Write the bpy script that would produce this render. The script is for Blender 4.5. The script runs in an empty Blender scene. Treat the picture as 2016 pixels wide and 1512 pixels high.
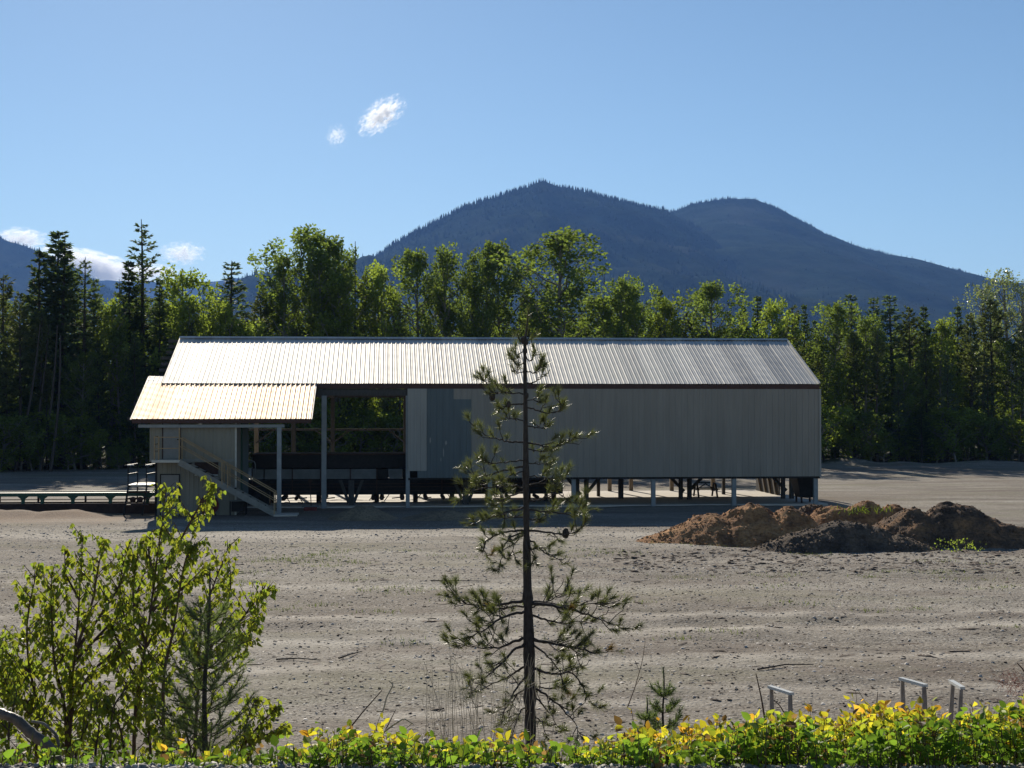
import bpy, math, random
import numpy as np
from mathutils import Vector, Matrix, noise as mnoise

scene = bpy.context.scene
COL = scene.collection
rad = math.radians

# ------------------------------------------------------------ camera
CAMZ = 4.94
HAZE_D = 0.00005
FPX = 2912.0
cam_d = bpy.data.cameras.new('camera')
cam_d.sensor_width = 36.0
cam_d.lens = 36.0 * FPX / 2016.0
cam_d.clip_start = 0.1
cam_d.clip_end = 40000
cam = bpy.data.objects.new('camera', cam_d)
COL.objects.link(cam)
cam.location = (0, 0, CAMZ)
cam.rotation_euler = (rad(90) + math.atan(44 / FPX), 0, 0)
scene.camera = cam

# ------------------------------------------------------------ sky, sun, exposure
SUN_EL, SUN_AZ = 26.0, -13.0        # azimuth from +Y, negative to the left
world = bpy.data.worlds.new("World")
scene.world = world
world.use_nodes = True
wn = world.node_tree
bg = wn.nodes['Background']
sky = wn.nodes.new('ShaderNodeTexSky')
sky.sky_type = 'NISHITA'
sky.sun_disc = False
sky.sun_elevation = rad(SUN_EL)
sky.sun_rotation = rad(SUN_AZ)
sky.altitude = 900
sky.air_density = 1.0
sky.dust_density = 0.15
sky.ozone_density = 2.6
tint = wn.nodes.new('ShaderNodeMix'); tint.data_type = 'RGBA'; tint.blend_type = 'MULTIPLY'; tint.inputs[0].default_value = 1
tint.inputs[7].default_value = (.935, 1.0, .985, 1)
wn.links.new(sky.outputs[0], tint.inputs[6]); wn.links.new(tint.outputs[2], bg.inputs[0])
bg.inputs[1].default_value = 0.0655
sun_d = bpy.data.lights.new('sun', 'SUN')
sun_d.energy = 5.0
sun_d.angle = rad(0.5)
sun_d.color = (1.0, 0.91, 0.77)
sun = bpy.data.objects.new('sun', sun_d)
COL.objects.link(sun)
to_sun = Vector((math.sin(rad(SUN_AZ)) * math.cos(rad(SUN_EL)), math.cos(rad(SUN_AZ)) * math.cos(rad(SUN_EL)), math.sin(rad(SUN_EL))))
sun.rotation_euler = to_sun.to_track_quat('Z', 'Y').to_euler()
sun.location = (-20, 60, 60)
scene.view_settings.view_transform = 'Standard'
scene.view_settings.look = 'None'
scene.view_settings.exposure = 0.44
scene.view_settings.gamma = 1.0
scene.cycles.use_denoising = True
scene.cycles.max_bounces = 8
scene.cycles.diffuse_bounces = 3
scene.cycles.transmission_bounces = 4
scene.cycles.volume_bounces = 3
scene.cycles.sample_clamp_indirect = 6.0

# ------------------------------------------------------------ helpers
def setp(o, label=None, cat=None, group=None, kind=None):
    if label: o['label'] = label
    if cat: o['category'] = cat
    if group: o['group'] = group
    if kind: o['kind'] = kind
    return o

def thing(name, label, cat, loc=(0, 0, 0), rz=0.0, group=None):
    o = bpy.data.objects.new(name, None)
    o.empty_display_size = 0.3
    COL.objects.link(o)
    o.location = loc
    o.rotation_euler = (0, 0, rz)
    return setp(o, label, cat, group)

def link(name, me, mat=None, parent=None, smooth=False):
    o = bpy.data.objects.new(name, me)
    COL.objects.link(o)
    if mat is not None:
        me.materials.append(mat)
    if parent is not None:
        o.parent = parent
    if smooth:
        me.polygons.foreach_set('use_smooth', [True] * len(me.polygons))
    return o

def np_mesh(name, V, F):
    """V (n,3) array, F (m,k) int array of equal sized faces (or a list of such)."""
    me = bpy.data.meshes.new(name)
    Fs = F if isinstance(F, list) else [F]
    me.vertices.add(len(V))
    me.vertices.foreach_set('co', np.asarray(V, dtype=np.float32).ravel())
    idx = np.concatenate([f.ravel() for f in Fs]).astype(np.int32)
    tot = np.concatenate([np.full(len(f), f.shape[1]) for f in Fs]).astype(np.int32)
    st = np.concatenate([[0], np.cumsum(tot)[:-1]]).astype(np.int32)
    me.loops.add(len(idx))
    me.loops.foreach_set('vertex_index', idx)
    me.polygons.add(len(tot))
    me.polygons.foreach_set('loop_start', st)
    me.polygons.foreach_set('loop_total', tot)
    me.update(calc_edges=True)
    return me

def norm(a):
    return a / np.maximum(np.linalg.norm(a, axis=-1, keepdims=True), 1e-9)

T_CARD = (np.array([(0, 0, 0), (.45, .5, .08), (1, 0, 0), (.45, -.5, .08)]), np.array([(0, 1, 2, 3)]))
T_NEEDLE = (np.array([(0, .5, 0), (0, -.5, 0), (1, 0, 0)]), np.array([(0, 1, 2)]))
T_LEAF = (np.array([(0, 0, 0), (.22, .42, .13), (.6, .4, .13), (1, 0, -.06), (.6, -.4, .13), (.22, -.42, .13)]),
          np.array([(0, 1, 2, 3), (0, 3, 4, 5)]))
T_HEART = (np.array([(0, 0, 0), (.12, .45, .1), (.5, .38, .1), (1, 0, -.1), (.5, -.38, .1), (.12, -.45, .1)]),
           np.array([(0, 1, 2, 3), (0, 3, 4, 5)]))

def leaf_mesh(name, P, D, N, L, W, tmpl, tint=None):
    P, D, N = np.asarray(P, float), norm(np.asarray(D, float)), np.asarray(N, float)
    L = np.broadcast_to(L, (len(P),)); W = np.broadcast_to(W, (len(P),))
    B = norm(np.cross(D, N)); N2 = np.cross(B, D)
    T, F = tmpl
    k = len(T)
    V = (P[:, None, :] + (L[:, None] * T[None, :, 0])[..., None] * D[:, None, :]
         + (W[:, None] * T[None, :, 1])[..., None] * B[:, None, :]
         + (W[:, None] * T[None, :, 2])[..., None] * N2[:, None, :])
    FF = (np.arange(len(P))[:, None, None] * k + F[None]).reshape(-1, F.shape[1])
    me = np_mesh(name, V.reshape(-1, 3), FF)
    if tint is not None:
        at = me.color_attributes.new('tint', 'FLOAT_COLOR', 'POINT')
        c = np.ones((len(P), k, 4), np.float32)
        c[:, :, :3] = np.asarray(tint)[:, None, :]
        at.data.foreach_set('color', c.ravel())
    return me

def tube_mesh(name, paths, sides=6):
    """paths: list of (points (n,3), radii (n,))"""
    VV, FF, base = [], [], 0
    ang = np.arange(sides) / sides * 2 * math.pi
    for pts, rr in paths:
        pts = np.asarray(pts, float); rr = np.asarray(rr, float)
        n = len(pts)
        t = np.gradient(pts, axis=0); t = norm(t)
        ref = np.array([0, 0, 1.0]) if abs(t[0][2]) < .8 else np.array([1.0, 0, 0])
        a = norm(np.cross(t, ref)); b = np.cross(t, a)
        ring = pts[:, None, :] + rr[:, None, None] * (np.cos(ang)[None, :, None] * a[:, None, :] + np.sin(ang)[None, :, None] * b[:, None, :])
        VV.append(ring.reshape(-1, 3))
        i = np.arange(n - 1)[:, None] * sides; j = np.arange(sides)[None, :]; j2 = (j + 1) % sides
        FF.append((base + np.stack([i + j, i + j2, i + sides + j2, i + sides + j], -1)).reshape(-1, 4))
        base += n * sides
    return np_mesh(name, np.concatenate(VV), np.concatenate(FF))

class MB:
    def __init__(s): s.v, s.f = [], []
    def hexa(s, p):           # 8 points: bottom 4 ccw, top 4 ccw
        b = len(s.v); s.v += [tuple(q) for q in p]
        s.f += [(b, b+3, b+2, b+1), (b+4, b+5, b+6, b+7), (b, b+1, b+5, b+4), (b+1, b+2, b+6, b+5), (b+2, b+3, b+7, b+6), (b+3, b, b+4, b+7)]
        return s
    def box(s, x0, x1, y0, y1, z0, z1):
        return s.hexa([(x0,y0,z0),(x1,y0,z0),(x1,y1,z0),(x0,y1,z0),(x0,y0,z1),(x1,y0,z1),(x1,y1,z1),(x0,y1,z1)])
    def beam(s, p, q, w, h, up=(0, 0, 1)):
        p, q = Vector(p), Vector(q); t = (q - p).normalized()
        a = t.cross(Vector(up))
        if a.length < 1e-4: a = t.cross(Vector((0, 1, 0)))
        a.normalize(); b = a.cross(t)
        a = a * w / 2; b = b * h / 2
        return s.hexa([p-a-b, p+a-b, q+a-b, q-a-b, p-a+b, p+a+b, q+a+b, q-a+b])
    def cyl(s, p, q, r, n=12, r2=None):
        p, q = Vector(p), Vector(q); t = (q - p).normalized()
        a = t.orthogonal().normalized(); c = t.cross(a); r2 = r if r2 is None else r2
        b = len(s.v)
        for k in range(n):
            d = a * math.cos(2*math.pi*k/n) + c * math.sin(2*math.pi*k/n)
            s.v += [tuple(p + d * r), tuple(q + d * r2)]
        for k in range(n):
            k2 = (k + 1) % n
            s.f.append((b+2*k, b+2*k2, b+2*k2+1, b+2*k+1))
        s.f.append(tuple(b+2*k for k in range(n))[::-1]); s.f.append(tuple(b+2*k+1 for k in range(n)))
        return s
    def poly(s, pts):
        b = len(s.v); s.v += [tuple(p) for p in pts]; s.f.append(tuple(range(b, b + len(pts)))); return s
    def prism(s, pts, ext):
        """pts: polygon, ext: extrusion vector"""
        n = len(pts); b = len(s.v); e = Vector(ext)
        s.v += [tuple(Vector(p)) for p in pts] + [tuple(Vector(p) + e) for p in pts]
        s.f.append(tuple(range(b, b+n))[::-1]); s.f.append(tuple(range(b+n, b+2*n)))
        for k in range(n):
            k2 = (k+1) % n; s.f.append((b+k, b+k2, b+n+k2, b+n+k))
        return s
    def build(s, name, mat, parent=None, off=(0, 0, 0), bevel=0, smooth=False):
        me = bpy.data.meshes.new(name)
        me.from_pydata([(x-off[0], y-off[1], z-off[2]) for x, y, z in s.v], [], s.f)
        me.update()
        o = link(name, me, mat, parent, smooth)
        if bevel:
            m = o.modifiers.new('bevel', 'BEVEL'); m.width = bevel; m.segments = 1; m.limit_method = 'ANGLE'
        return o

# ------------------------------------------------------------ materials
class NT:
    def __init__(s, name):
        s.m = bpy.data.materials.new(name); s.m.use_nodes = True
        s.t = s.m.node_tree; s.n = s.t.nodes; s.p = s.n['Principled BSDF']; s.out = s.n['Material Output']
    def new(s, t, **kw):
        n = s.n.new('ShaderNode' + t)
        for k, v in kw.items():
            if hasattr(n, k): setattr(n, k, v)
            else: n.inputs[k.replace('_', ' ')].default_value = v
        return n
    def L(s, a, b): s.t.links.new(a, b)
    def coord(s, scale=(1, 1, 1), src='Object', rot=(0, 0, 0)):
        tc = s.new('TexCoord'); mp = s.new('Mapping'); mp.inputs['Scale'].default_value = scale; mp.inputs['Rotation'].default_value = rot
        s.L(tc.outputs[src], mp.inputs[0]); return mp.outputs[0]
    def noise(s, vec, scale, detail=4, rough=.55, dist=0):
        n = s.new('TexNoise'); n.inputs['Scale'].default_value = scale; n.inputs['Detail'].default_value = detail
        n.inputs['Roughness'].default_value = rough; n.inputs['Distortion'].default_value = dist
        s.L(vec, n.inputs['Vector']); return n.outputs['Fac']
    def ramp(s, fac, stops):
        r = s.new('ValToRGB'); e = r.color_ramp.elements
        while len(e) < len(stops): e.new(.5)
        for k, (p, c) in enumerate(stops):
            e[k].position = p; e[k].color = (c[0], c[1], c[2], 1) if hasattr(c, '__len__') else (c, c, c, 1)
        s.L(fac, r.inputs[0]); return r.outputs[0]
    def mix(s, fac, a, b, mode='MIX'):
        m = s.new('Mix'); m.data_type = 'RGBA'; m.blend_type = mode
        for inp, v in ((m.inputs['Factor'], fac), (m.inputs['A'], a), (m.inputs['B'], b)) if False else ((m.inputs[0], fac), (m.inputs[6], a), (m.inputs[7], b)):
            if hasattr(v, 'links') or hasattr(v, 'is_linked'): s.L(v, inp)
            elif hasattr(v, '__len__'): inp.default_value = (v[0], v[1], v[2], 1)
            else: inp.default_value = v
        return m.outputs[2]
    def math(s, op, a, b=0.0, c=0.0):
        m = s.new('Math'); m.operation = op
        for i, v in enumerate((a, b, c)):
            if hasattr(v, 'is_linked'): s.L(v, m.inputs[i])
            else: m.inputs[i].default_value = v
        return m.outputs[0]
    def bump(s, h, strength=.3, dist=.02, nrm=None):
        b = s.new('Bump'); b.inputs['Strength'].default_value = strength; b.inputs['Distance'].default_value = dist
        s.L(h, b.inputs['Height'])
        if nrm is not None: s.L(nrm, b.inputs['Normal'])
        s.L(b.outputs[0], s.p.inputs['Normal']); return b.outputs[0]
    def base(s, c):
        if hasattr(c, 'is_linked'): s.L(c, s.p.inputs['Base Color'])
        else: s.p.inputs['Base Color'].default_value = (*c, 1)

def simple(name, c, rough=.7, metal=0, var=.25, scale=6, bump=0, spec=.3, streak=(1, 1, 1)):
    t = NT(name); v = t.coord(streak)
    f = t.noise(v, scale, 5, .6)
    c2 = [min(1, x * (1 + var)) for x in c]; c1 = [x * (1 - var) for x in c]
    t.base(t.ramp(f, [(.3, c1), (.7, c2)]))
    t.p.inputs['Roughness'].default_value = rough; t.p.inputs['Metallic'].default_value = metal
    t.p.inputs['Specular IOR Level'].default_value = spec
    if bump: t.bump(f, bump, .01)
    return t.m

def leafmat(name, c, trans=.45, rough=.45, tcol=None, rnd=.35, spec=.4):
    t = NT(name)
    at = t.new('Attribute'); at.attribute_name = 'tint'
    oi = t.new('ObjectInfo')
    r = t.math('MULTIPLY_ADD', oi.outputs['Random'], rnd, 1 - rnd / 2)
    col = t.mix(1.0, at.outputs['Color'], c, 'MULTIPLY')
    rr = t.new('CombineColor'); t.L(r, rr.inputs[0]); t.L(r, rr.inputs[1]); t.L(r, rr.inputs[2])
    col = t.mix(1.0, col, rr.outputs[0], 'MULTIPLY')
    t.base(col); t.p.inputs['Roughness'].default_value = rough
    t.p.inputs['Specular IOR Level'].default_value = spec
    tr = t.new('BsdfTranslucent')
    col2 = t.mix(1.0, col, tcol or (1.25, 1.4, .55), 'MULTIPLY')
    t.L(col2, tr.inputs[0])
    mx = t.new('MixShader'); mx.inputs[0].default_value = trans
    t.L(t.p.outputs[0], mx.inputs[1]); t.L(tr.outputs[0], mx.inputs[2]); t.L(mx.outputs[0], t.out.inputs[0])
    return t.m

M = {}
M['bark'] = simple('bark', (.075, .06, .05), .9, var=.4, scale=14, bump=.6, streak=(1, 1, .3))
M['bark_pine'] = simple('bark_pine', (.05, .042, .038), .9, var=.5, scale=30, bump=.8, streak=(1, 1, .35))
M['bark_grey'] = simple('bark_grey', (.20, .185, .165), .9, var=.35, scale=14, bump=.5, streak=(1, 1, .3))
M['bark_twig'] = simple('bark_twig', (.10, .06, .045), .8, var=.3, scale=25)
M['needle_dark'] = leafmat('needle_dark', (.105, .135, .072), .42, .7, spec=.08)
M['needle_blue'] = leafmat('needle_blue', (.125, .16, .11), .42, .7, spec=.08)
M['needle_olive'] = leafmat('needle_olive', (.135, .15, .072), .42, .7, spec=.08)
M['leaf_green'] = leafmat('leaf_green', (.155, .19, .070), .6, .7, spec=.08)
M['leaf_yellow'] = leafmat('leaf_yellow', (.205, .24, .070), .6, .7, spec=.08)
M['leaf_grey'] = leafmat('leaf_grey', (.24, .26, .18), .5, .3, spec=.12)
M['needle_pine'] = leafmat('needle_pine', (.14, .145, .07), .3, .38, rnd=0, spec=.35)
M['needle_young'] = leafmat('needle_young', (.145, .18, .09), .45, .5, rnd=0, spec=.2)
M['leaf_poplar'] = leafmat('leaf_poplar', (.19, .24, .065), .65, .3, rnd=0, spec=.4)
M['leaf_bush'] = leafmat('leaf_bush', (1.35, 1.3, 1.3), .6, .5, tcol=(1.15, 1.12, .6), rnd=0, spec=.12)
M['grass'] = leafmat('grass_blade', (.12, .18, .045), .45, .4, rnd=0)
M['straw'] = simple('straw', (.42, .36, .26), .7, var=.3, scale=20)
M['white'] = simple('white_paint', (.62, .62, .58), .4, var=.08)
M['post'] = simple('post_paint', (.27, .29, .30), .7, var=.15, scale=3)
M['post_warm'] = simple('post_wood', (.25, .20, .145), .8, var=.25, scale=8, streak=(4, 4, .5))
M['brown_trim'] = simple('brown_trim', (.07, .034, .027), .6, var=.2)
M['dark_steel'] = simple('dark_steel', (.022, .020, .019), .6, metal=.3, var=.4)
M['rust'] = simple('rusty_steel', (.055, .030, .022), .8, var=.4, scale=5)
M['green_steel'] = simple('green_steel', (.030, .085, .055), .6, var=.25)
M['panel_grey'] = simple('grey_panel', (.17, .18, .18), .7, var=.2, scale=2)
M['wood_dark'] = simple('old_timber', (.070, .066, .062), .85, var=.3, scale=8, streak=(3, 3, .6), bump=.2)
M['red_paint'] = simple('red_paint', (.16, .03, .025), .5, var=.2)
M['rail_yellow'] = simple('faded_yellow_rail', (.34, .24, .13), .6, var=.2)
M['door'] = simple('door_paint', (.24, .235, .22), .6, var=.08)
M['stair'] = simple('stair_paint', (.24, .235, .21), .7, var=.15)
M['sill'] = simple('pale_trim', (.5, .48, .42), .6, var=.1)
M['chip'] = None

def siding(name, c, var=.10, streaks=.2):
    t = NT(name); v = t.coord((1, 1, .12)); v2 = t.coord((1.1, 1, .15))
    f = t.noise(v, 3.0, 5, .6); g = t.noise(v2, .35, 3, .5)
    col = t.ramp(f, [(.3, [x * (1 - var) for x in c]), (.7, [x * (1 + var) for x in c])])
    col = t.mix(t.ramp(g, [(.45, 0), (.75, streaks)]), col, [x * .7 for x in c])
    w1 = t.new('TexWhiteNoise'); w1.noise_dimensions = '1D'; sp = t.new('SeparateXYZ'); t.L(t.coord((1.09, 1, 1)), sp.inputs[0]); t.L(t.math('FLOOR', sp.outputs[0]), w1.inputs['W'])
    pv_ = t.math('MULTIPLY_ADD', w1.outputs['Value'], .05, .975); pc = t.new('CombineColor'); [t.L(pv_, pc.inputs[q]) for q in range(3)]
    col = t.mix(1.0, col, pc.outputs[0], 'MULTIPLY')
    s1 = t.noise(t.coord((5, 1, .25)), 1.0, 5, .7)
    col = t.mix(t.ramp(s1, [(.58, 0), (.72, .06)]), col, [x * .6 for x in c])
    t.base(col); t.p.inputs['Roughness'].default_value = .6; t.p.inputs['Specular IOR Level'].default_value = .25
    return t.m
M['siding'] = siding('tan_siding', (.285, .262, .228))
M['siding_light'] = siding('light_tan_siding', (.33, .32, .295))
M['siding_blue'] = siding('grey_blue_siding', (.125, .15, .158))
M['siding_room'] = siding('cream_siding', (.25, .235, .19))

def roofmat(name, c, rough, metal=1.0):
    t = NT(name)
    v = t.coord((1, .25, .25)); v3 = t.coord((1, 1, 1)); v4 = t.coord((1.09, .001, .001))
    f = t.noise(v, 4.0, 4, .6); g = t.noise(v3, 14, 4, .6)
    wn_ = t.new('TexWhiteNoise'); wn_.noise_dimensions = '1D'
    sp = t.new('SeparateXYZ'); t.L(v4, sp.inputs[0])
    t.L(t.math('FLOOR', sp.outputs[0]), wn_.inputs['W'])
    rr = t.math('MULTIPLY_ADD', f, .12, rough - .06)
    rr = t.math('MULTIPLY_ADD', wn_.outputs['Value'], .08, rr)
    t.L(rr, t.p.inputs['Roughness'])
    pv_ = t.math('MULTIPLY_ADD', wn_.outputs['Value'], .30, .82)
    pc = t.new('CombineColor'); [t.L(pv_, pc.inputs[q]) for q in range(3)]
    t.base(t.mix(1.0, t.ramp(t.mix(.4, f, g), [(.3, [x * .86 for x in c]), (.7, [min(1, x * 1.1) for x in c])]), pc.outputs[0], 'MULTIPLY'))
    t.p.inputs['Metallic'].default_value = metal
    t.bump(t.mix(.7, f, g), .05, .02)
    return t.m
M['roof'] = roofmat('galvanised_roof', (.64, .62, .57), .60)
M['roof_old'] = roofmat('weathered_roof', (.42, .30, .195), .5, 1.0)

def groundmat():
    t = NT('yard_gravel')
    o = t.coord((1, 1, 1))
    big = t.noise(t.coord((.35, 1, 1)), .10, 4, .6)
    band = t.noise(t.coord((.05, .55, 1), rot=(0, 0, rad(2))), 1.0, 6, .6, .4)
    band2 = t.noise(t.coord((.3, 1.5, 1), rot=(0, 0, rad(-6))), .8, 6, .7, .8)
    mid = t.noise(o, 2.2, 6, .7)
    fine = t.noise(o, 16, 5, .75)
    vf = t.new('TexVoronoi'); vf.inputs['Scale'].default_value = 11; t.L(o, vf.inputs['Vector'])
    col = t.ramp(band, [(.34, (.21, .185, .15)), (.45, (.33, .30, .25)), (.60, (.46, .425, .36)), (.72, (.62, .575, .49))])
    col = t.mix(t.ramp(band2, [(.45, 0), (.62, .7)]), col, (.50, .45, .37))
    col = t.mix(t.ramp(big, [(.46, 0), (.60, .65)]), col, (.20, .155, .115))
    col = t.mix(t.ramp(mid, [(.5, 0), (.72, .55)]), col, (.165, .14, .12))
    gr = t.noise(t.coord((.3, 1.1, 1)), .55, 5, .7)
    col = t.mix(t.ramp(gr, [(.60, 0), (.70, .55)]), col, (.125, .13, .055))
    col = t.mix(t.ramp(fine, [(.42, .75), (.53, 0)]), col, (.075, .063, .052))
    f3 = t.noise(t.coord((.7, 1, 1)), 34, 3, .8)
    col = t.mix(t.ramp(f3, [(.45, .65), (.53, 0)]), col, (.09, .075, .06))
    col = t.mix(t.ramp(fine, [(.60, 0), (.72, .6)]), col, (.6, .55, .48))
    st = t.new('TexVoronoi'); st.inputs['Scale'].default_value = 9; t.L(t.coord((1, .8, 1)), st.inputs['Vector'])
    stc = t.new('SeparateColor'); t.L(st.outputs['Color'], stc.inputs[0])
    pebble = t.ramp(stc.outputs[0], [(0, (.10, .09, .085)), (.5, (.30, .27, .24)), (.85, (.42, .39, .35)), (1, (.62, .59, .54))])
    col = t.mix(t.math('MULTIPLY', t.ramp(st.outputs['Distance'], [(.30, .6), (.42, 0)]), t.ramp(mid, [(.42, .9), (.6, .1)])), col, pebble)
    pb = t.noise(t.coord((.25, .8, 1), rot=(0, 0, rad(5))), .55, 5, .65, .5)
    col = t.mix(t.ramp(pb, [(.50, 0), (.62, .50)]), col, (.135, .105, .085))
    pg = t.noise(t.coord((.22, .9, 1), rot=(0, 0, rad(-3))), .33, 4, .6, .5)
    col = t.mix(t.ramp(pg, [(.53, 0), (.64, .38)]), col, (.17, .165, .095))
    sx_ = t.new('SeparateXYZ'); t.L(o, sx_.inputs[0])
    wob = t.noise(t.coord((1, .3, 1)), .12, 2, .5)
    brk = t.noise(t.coord((.5, 1.3, 1)), .5, 4, .6)
    brkr = t.ramp(t.mix(.35, brk, mid), [(.40, 0), (.56, 1)])
    for y0, k1, k2, wd_, st_ in ((27.0, .11, .003, .9, .55), (30.6, .16, .003, 1.0, .6), (33.4, .05, .006, .8, .5), (25.0, -.06, .002, .6, .4), (39.0, -.04, .003, 1.3, .4), (55.5, .01, 0, 2.2, .6), (23.0, .2, .0, .5, .45), (46.0, .12, -.004, 1.6, .3)):
        xx = sx_.outputs[0]
        c_ = t.math('MULTIPLY_ADD', xx, k1, y0); c_ = t.math('MULTIPLY_ADD', t.math('MULTIPLY', xx, xx), k2, c_)
        c_ = t.math('MULTIPLY_ADD', wob, 2.5, c_)
        dd = t.math('DIVIDE', t.math('ABSOLUTE', t.math('SUBTRACT', sx_.outputs[1], c_)), wd_)
        m_ = t.math('MULTIPLY', t.math('MULTIPLY', t.math('MAXIMUM', t.math('SUBTRACT', 1.0, dd), 0.0), brkr), st_ * 1.3)
        col = t.mix(m_, col, (.53, .485, .41))
    bx = t.math('MULTIPLY', t.math('MAXIMUM', t.math('SUBTRACT', 1.0, t.math('DIVIDE', t.math('ABSOLUTE', t.math('SUBTRACT', sx_.outputs[1], 65.3)), 4.0)), 0.0), t.math('MINIMUM', t.math('MAXIMUM', t.math('MULTIPLY_ADD', sx_.outputs[0], -.6, -9.4), 0.0), 1.0))
    col = t.mix(t.math('MULTIPLY', bx, t.ramp(band2, [(.35, 1), (.65, .3)])), col, (.28, .185, .12))
    fl = t.new('SeparateXYZ'); t.L(o, fl.inputs[0])
    edge_ = t.math('SUBTRACT', t.math('ADD', fl.outputs[1], t.math('MULTIPLY', mid, 5.0)), t.math('MULTIPLY_ADD', fl.outputs[0], .13, 124.0))
    col = t.mix(t.ramp(edge_, [(0, 0), (1, .92)]), col, (.045, .048, .028))
    t.base(col); t.p.inputs['Roughness'].default_value = .95; t.p.inputs['Specular IOR Level'].default_value = .1
    h = t.mix(.5, t.mix(.4, fine, vf.outputs['Distance']), mid)
    h = t.mix(.3, h, band2)
    h = t.mix(.35, h, t.ramp(st.outputs['Distance'], [(0, 1), (.42, 0)]))
    t.bump(h, .7, .07)
    return t.m
M['ground'] = groundmat()

def soilmat(name, a, b, c, sc=1.0):
    t = NT(name); o = t.coord()
    f = t.noise(o, 1.1 * sc, 6, .65, .3); g = t.noise(o, 9 * sc, 6, .7)
    col = t.ramp(f, [(.36, a), (.5, b), (.64, c)])
    col = t.mix(t.ramp(g, [(.4, .5), (.52, 0)]), col, [x * .4 for x in a]); g2 = t.noise(o, 26, 4, .7); col = t.mix(t.ramp(g2, [(.56, 0), (.7, .5)]), col, [min(1, x * 1.5) for x in c])
    t.base(col); t.p.inputs['Roughness'].default_value = .95; t.p.inputs['Specular IOR Level'].default_value = .1
    t.bump(g, .9, .08)
    return t.m
M['soil_orange'] = soilmat('orange_soil', (.17, .092, .052), (.38, .195, .09), (.55, .31, .145))
M['soil_dark'] = soilmat('dark_soil', (.07, .055, .045), (.125, .095, .072), (.20, .145, .10))
M['soil_mixed'] = soilmat('brown_soil', (.075, .055, .042), (.15, .10, .068), (.34, .19, .095))
M['sand'] = soilmat('sawdust', (.16, .13, .09), (.24, .19, .13), (.30, .24, .16))
M['concrete'] = simple('concrete', (.50, .46, .40), .85, var=.12, scale=1.5)
def mountmat(name, c, r):
    t = NT(name)
    f = t.noise(t.coord((1, 1, 1)), .012, 8, .75); g = t.noise(t.coord((1, 1, .4), rot=(0, rad(35), 0)), .003, 6, .6)
    col = t.ramp(f, [(.35, [x * .6 for x in c]), (.6, c), (.75, [x * 1.25 for x in c])])
    col = t.mix(t.ramp(g, [(.52, 0), (.72, .6)]), col, r)
    t.base(col); t.p.inputs['Roughness'].default_value = 1; t.p.inputs['Specular IOR Level'].default_value = 0
    t.bump(f, .6, 12)
    return t.m
M['mount'] = mountmat('forested_mountain', (.040, .060, .040), (.075, .080, .065))
M['mount_far'] = mountmat('far_forested_mountain', (.05, .07, .055), (.08, .085, .07))
# ------------------------------------------------------------ ground
R = np.random.RandomState
def vnoise(x, y, seed=0):
    """smooth value noise, numpy"""
    xi = np.floor(x).astype(int); yi = np.floor(y).astype(int)
    xf = x - xi; yf = y - yi
    xf = xf * xf * (3 - 2 * xf); yf = yf * yf * (3 - 2 * yf)
    def h(a, b):
        n = (a * 374761393 + b * 668265263 + seed * 974634777) & 0x7fffffff
        n = ((n ^ (n >> 13)) * 1274126177) & 0x7fffffff
        return ((n ^ (n >> 16)) & 0xffff) / 65535.0
    return (h(xi, yi) * (1 - xf) + h(xi + 1, yi) * xf) * (1 - yf) + (h(xi, yi + 1) * (1 - xf) + h(xi + 1, yi + 1) * xf) * yf
def fbm(x, y, oct=4, seed=0):
    s, a, t = 0, 1.0, 0
    for k in range(oct):
        s = s + a * (vnoise(x * 2 ** k + 17.3 * k, y * 2 ** k + 9.1 * k, seed + k) - .5); t += a; a *= .5
    return s / t * 2

def gz(x, y):
    x = np.asarray(x, float); y = np.asarray(y, float)
    slope = 3.34 - .36 * (y - 6.62)
    toe = 15.6
    s = np.where(y < 6.62, 3.34, np.maximum(slope, 0))
    s = np.where((y > 13.5) & (y < 18), np.maximum(0, .36 * (18 - y) ** 2 / 13.5 * 1.0), s)
    s = s + .06 * fbm(x * 1.3, y * 1.3, 4, 3) * np.clip((y - 6.62) / 1.0, 0, 1) * np.clip((60 - y) / 10, .25, 1)
    rut = np.exp(-((y - 31 - .8 * np.sin(x * .07)) / .5) ** 2) + np.exp(-((y - 33.4 - .8 * np.sin(x * .07)) / .5) ** 2)
    s = s - .05 * rut
    s = s + .05 * fbm(x * .3, y * .3, 2, 9) * np.clip((y - 18) / 5, 0, 1)
    berm = .45 * np.exp(-((y - 126 - 2 * np.sin(x * .1)) / 1.6) ** 2) * np.clip(.6 + 1.1 * fbm(x * .25, y * .1, 3, 5), 0, 1.6) * (x > 20)
    lo = .30 * np.exp(-((y - 66.5) / 1.2) ** 2) * np.clip((-18.0 - x) / 1.5, 0, 1) * (1 + .5 * fbm(x * .9, y * .9, 3, 8))
    return s + berm + lo

ys = np.concatenate([np.arange(-12, 6, 1.0), np.arange(6, 20, .16), np.arange(20, 60, .3), np.arange(60, 140, .6), np.geomspace(141, 11000, 50)])
xs = np.concatenate([-np.geomspace(50, 9000, 30)[::-1], np.arange(-49, -26, 1.0), np.arange(-26, 26, .25), np.arange(26, 49, 1.0), np.geomspace(50, 9000, 30)])
GX, GY = np.meshgrid(xs, ys)
GZ = gz(GX, GY)
nx, ny = len(xs), len(ys)
i = np.arange(ny - 1)[:, None] * nx; j = np.arange(nx - 1)[None, :]
GF = np.stack([i + j, i + j + 1, i + nx + j + 1, i + nx + j], -1).reshape(-1, 4)
g = link('ground', np_mesh('ground', np.stack([GX, GY, GZ], -1).reshape(-1, 3), GF), M['ground'], smooth=True)
setp(g, kind='structure')

def px2x(px, d): return (px - 1008) / FPX * d
def py2z(py, d): return CAMZ + (800 - py) / FPX * d

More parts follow.
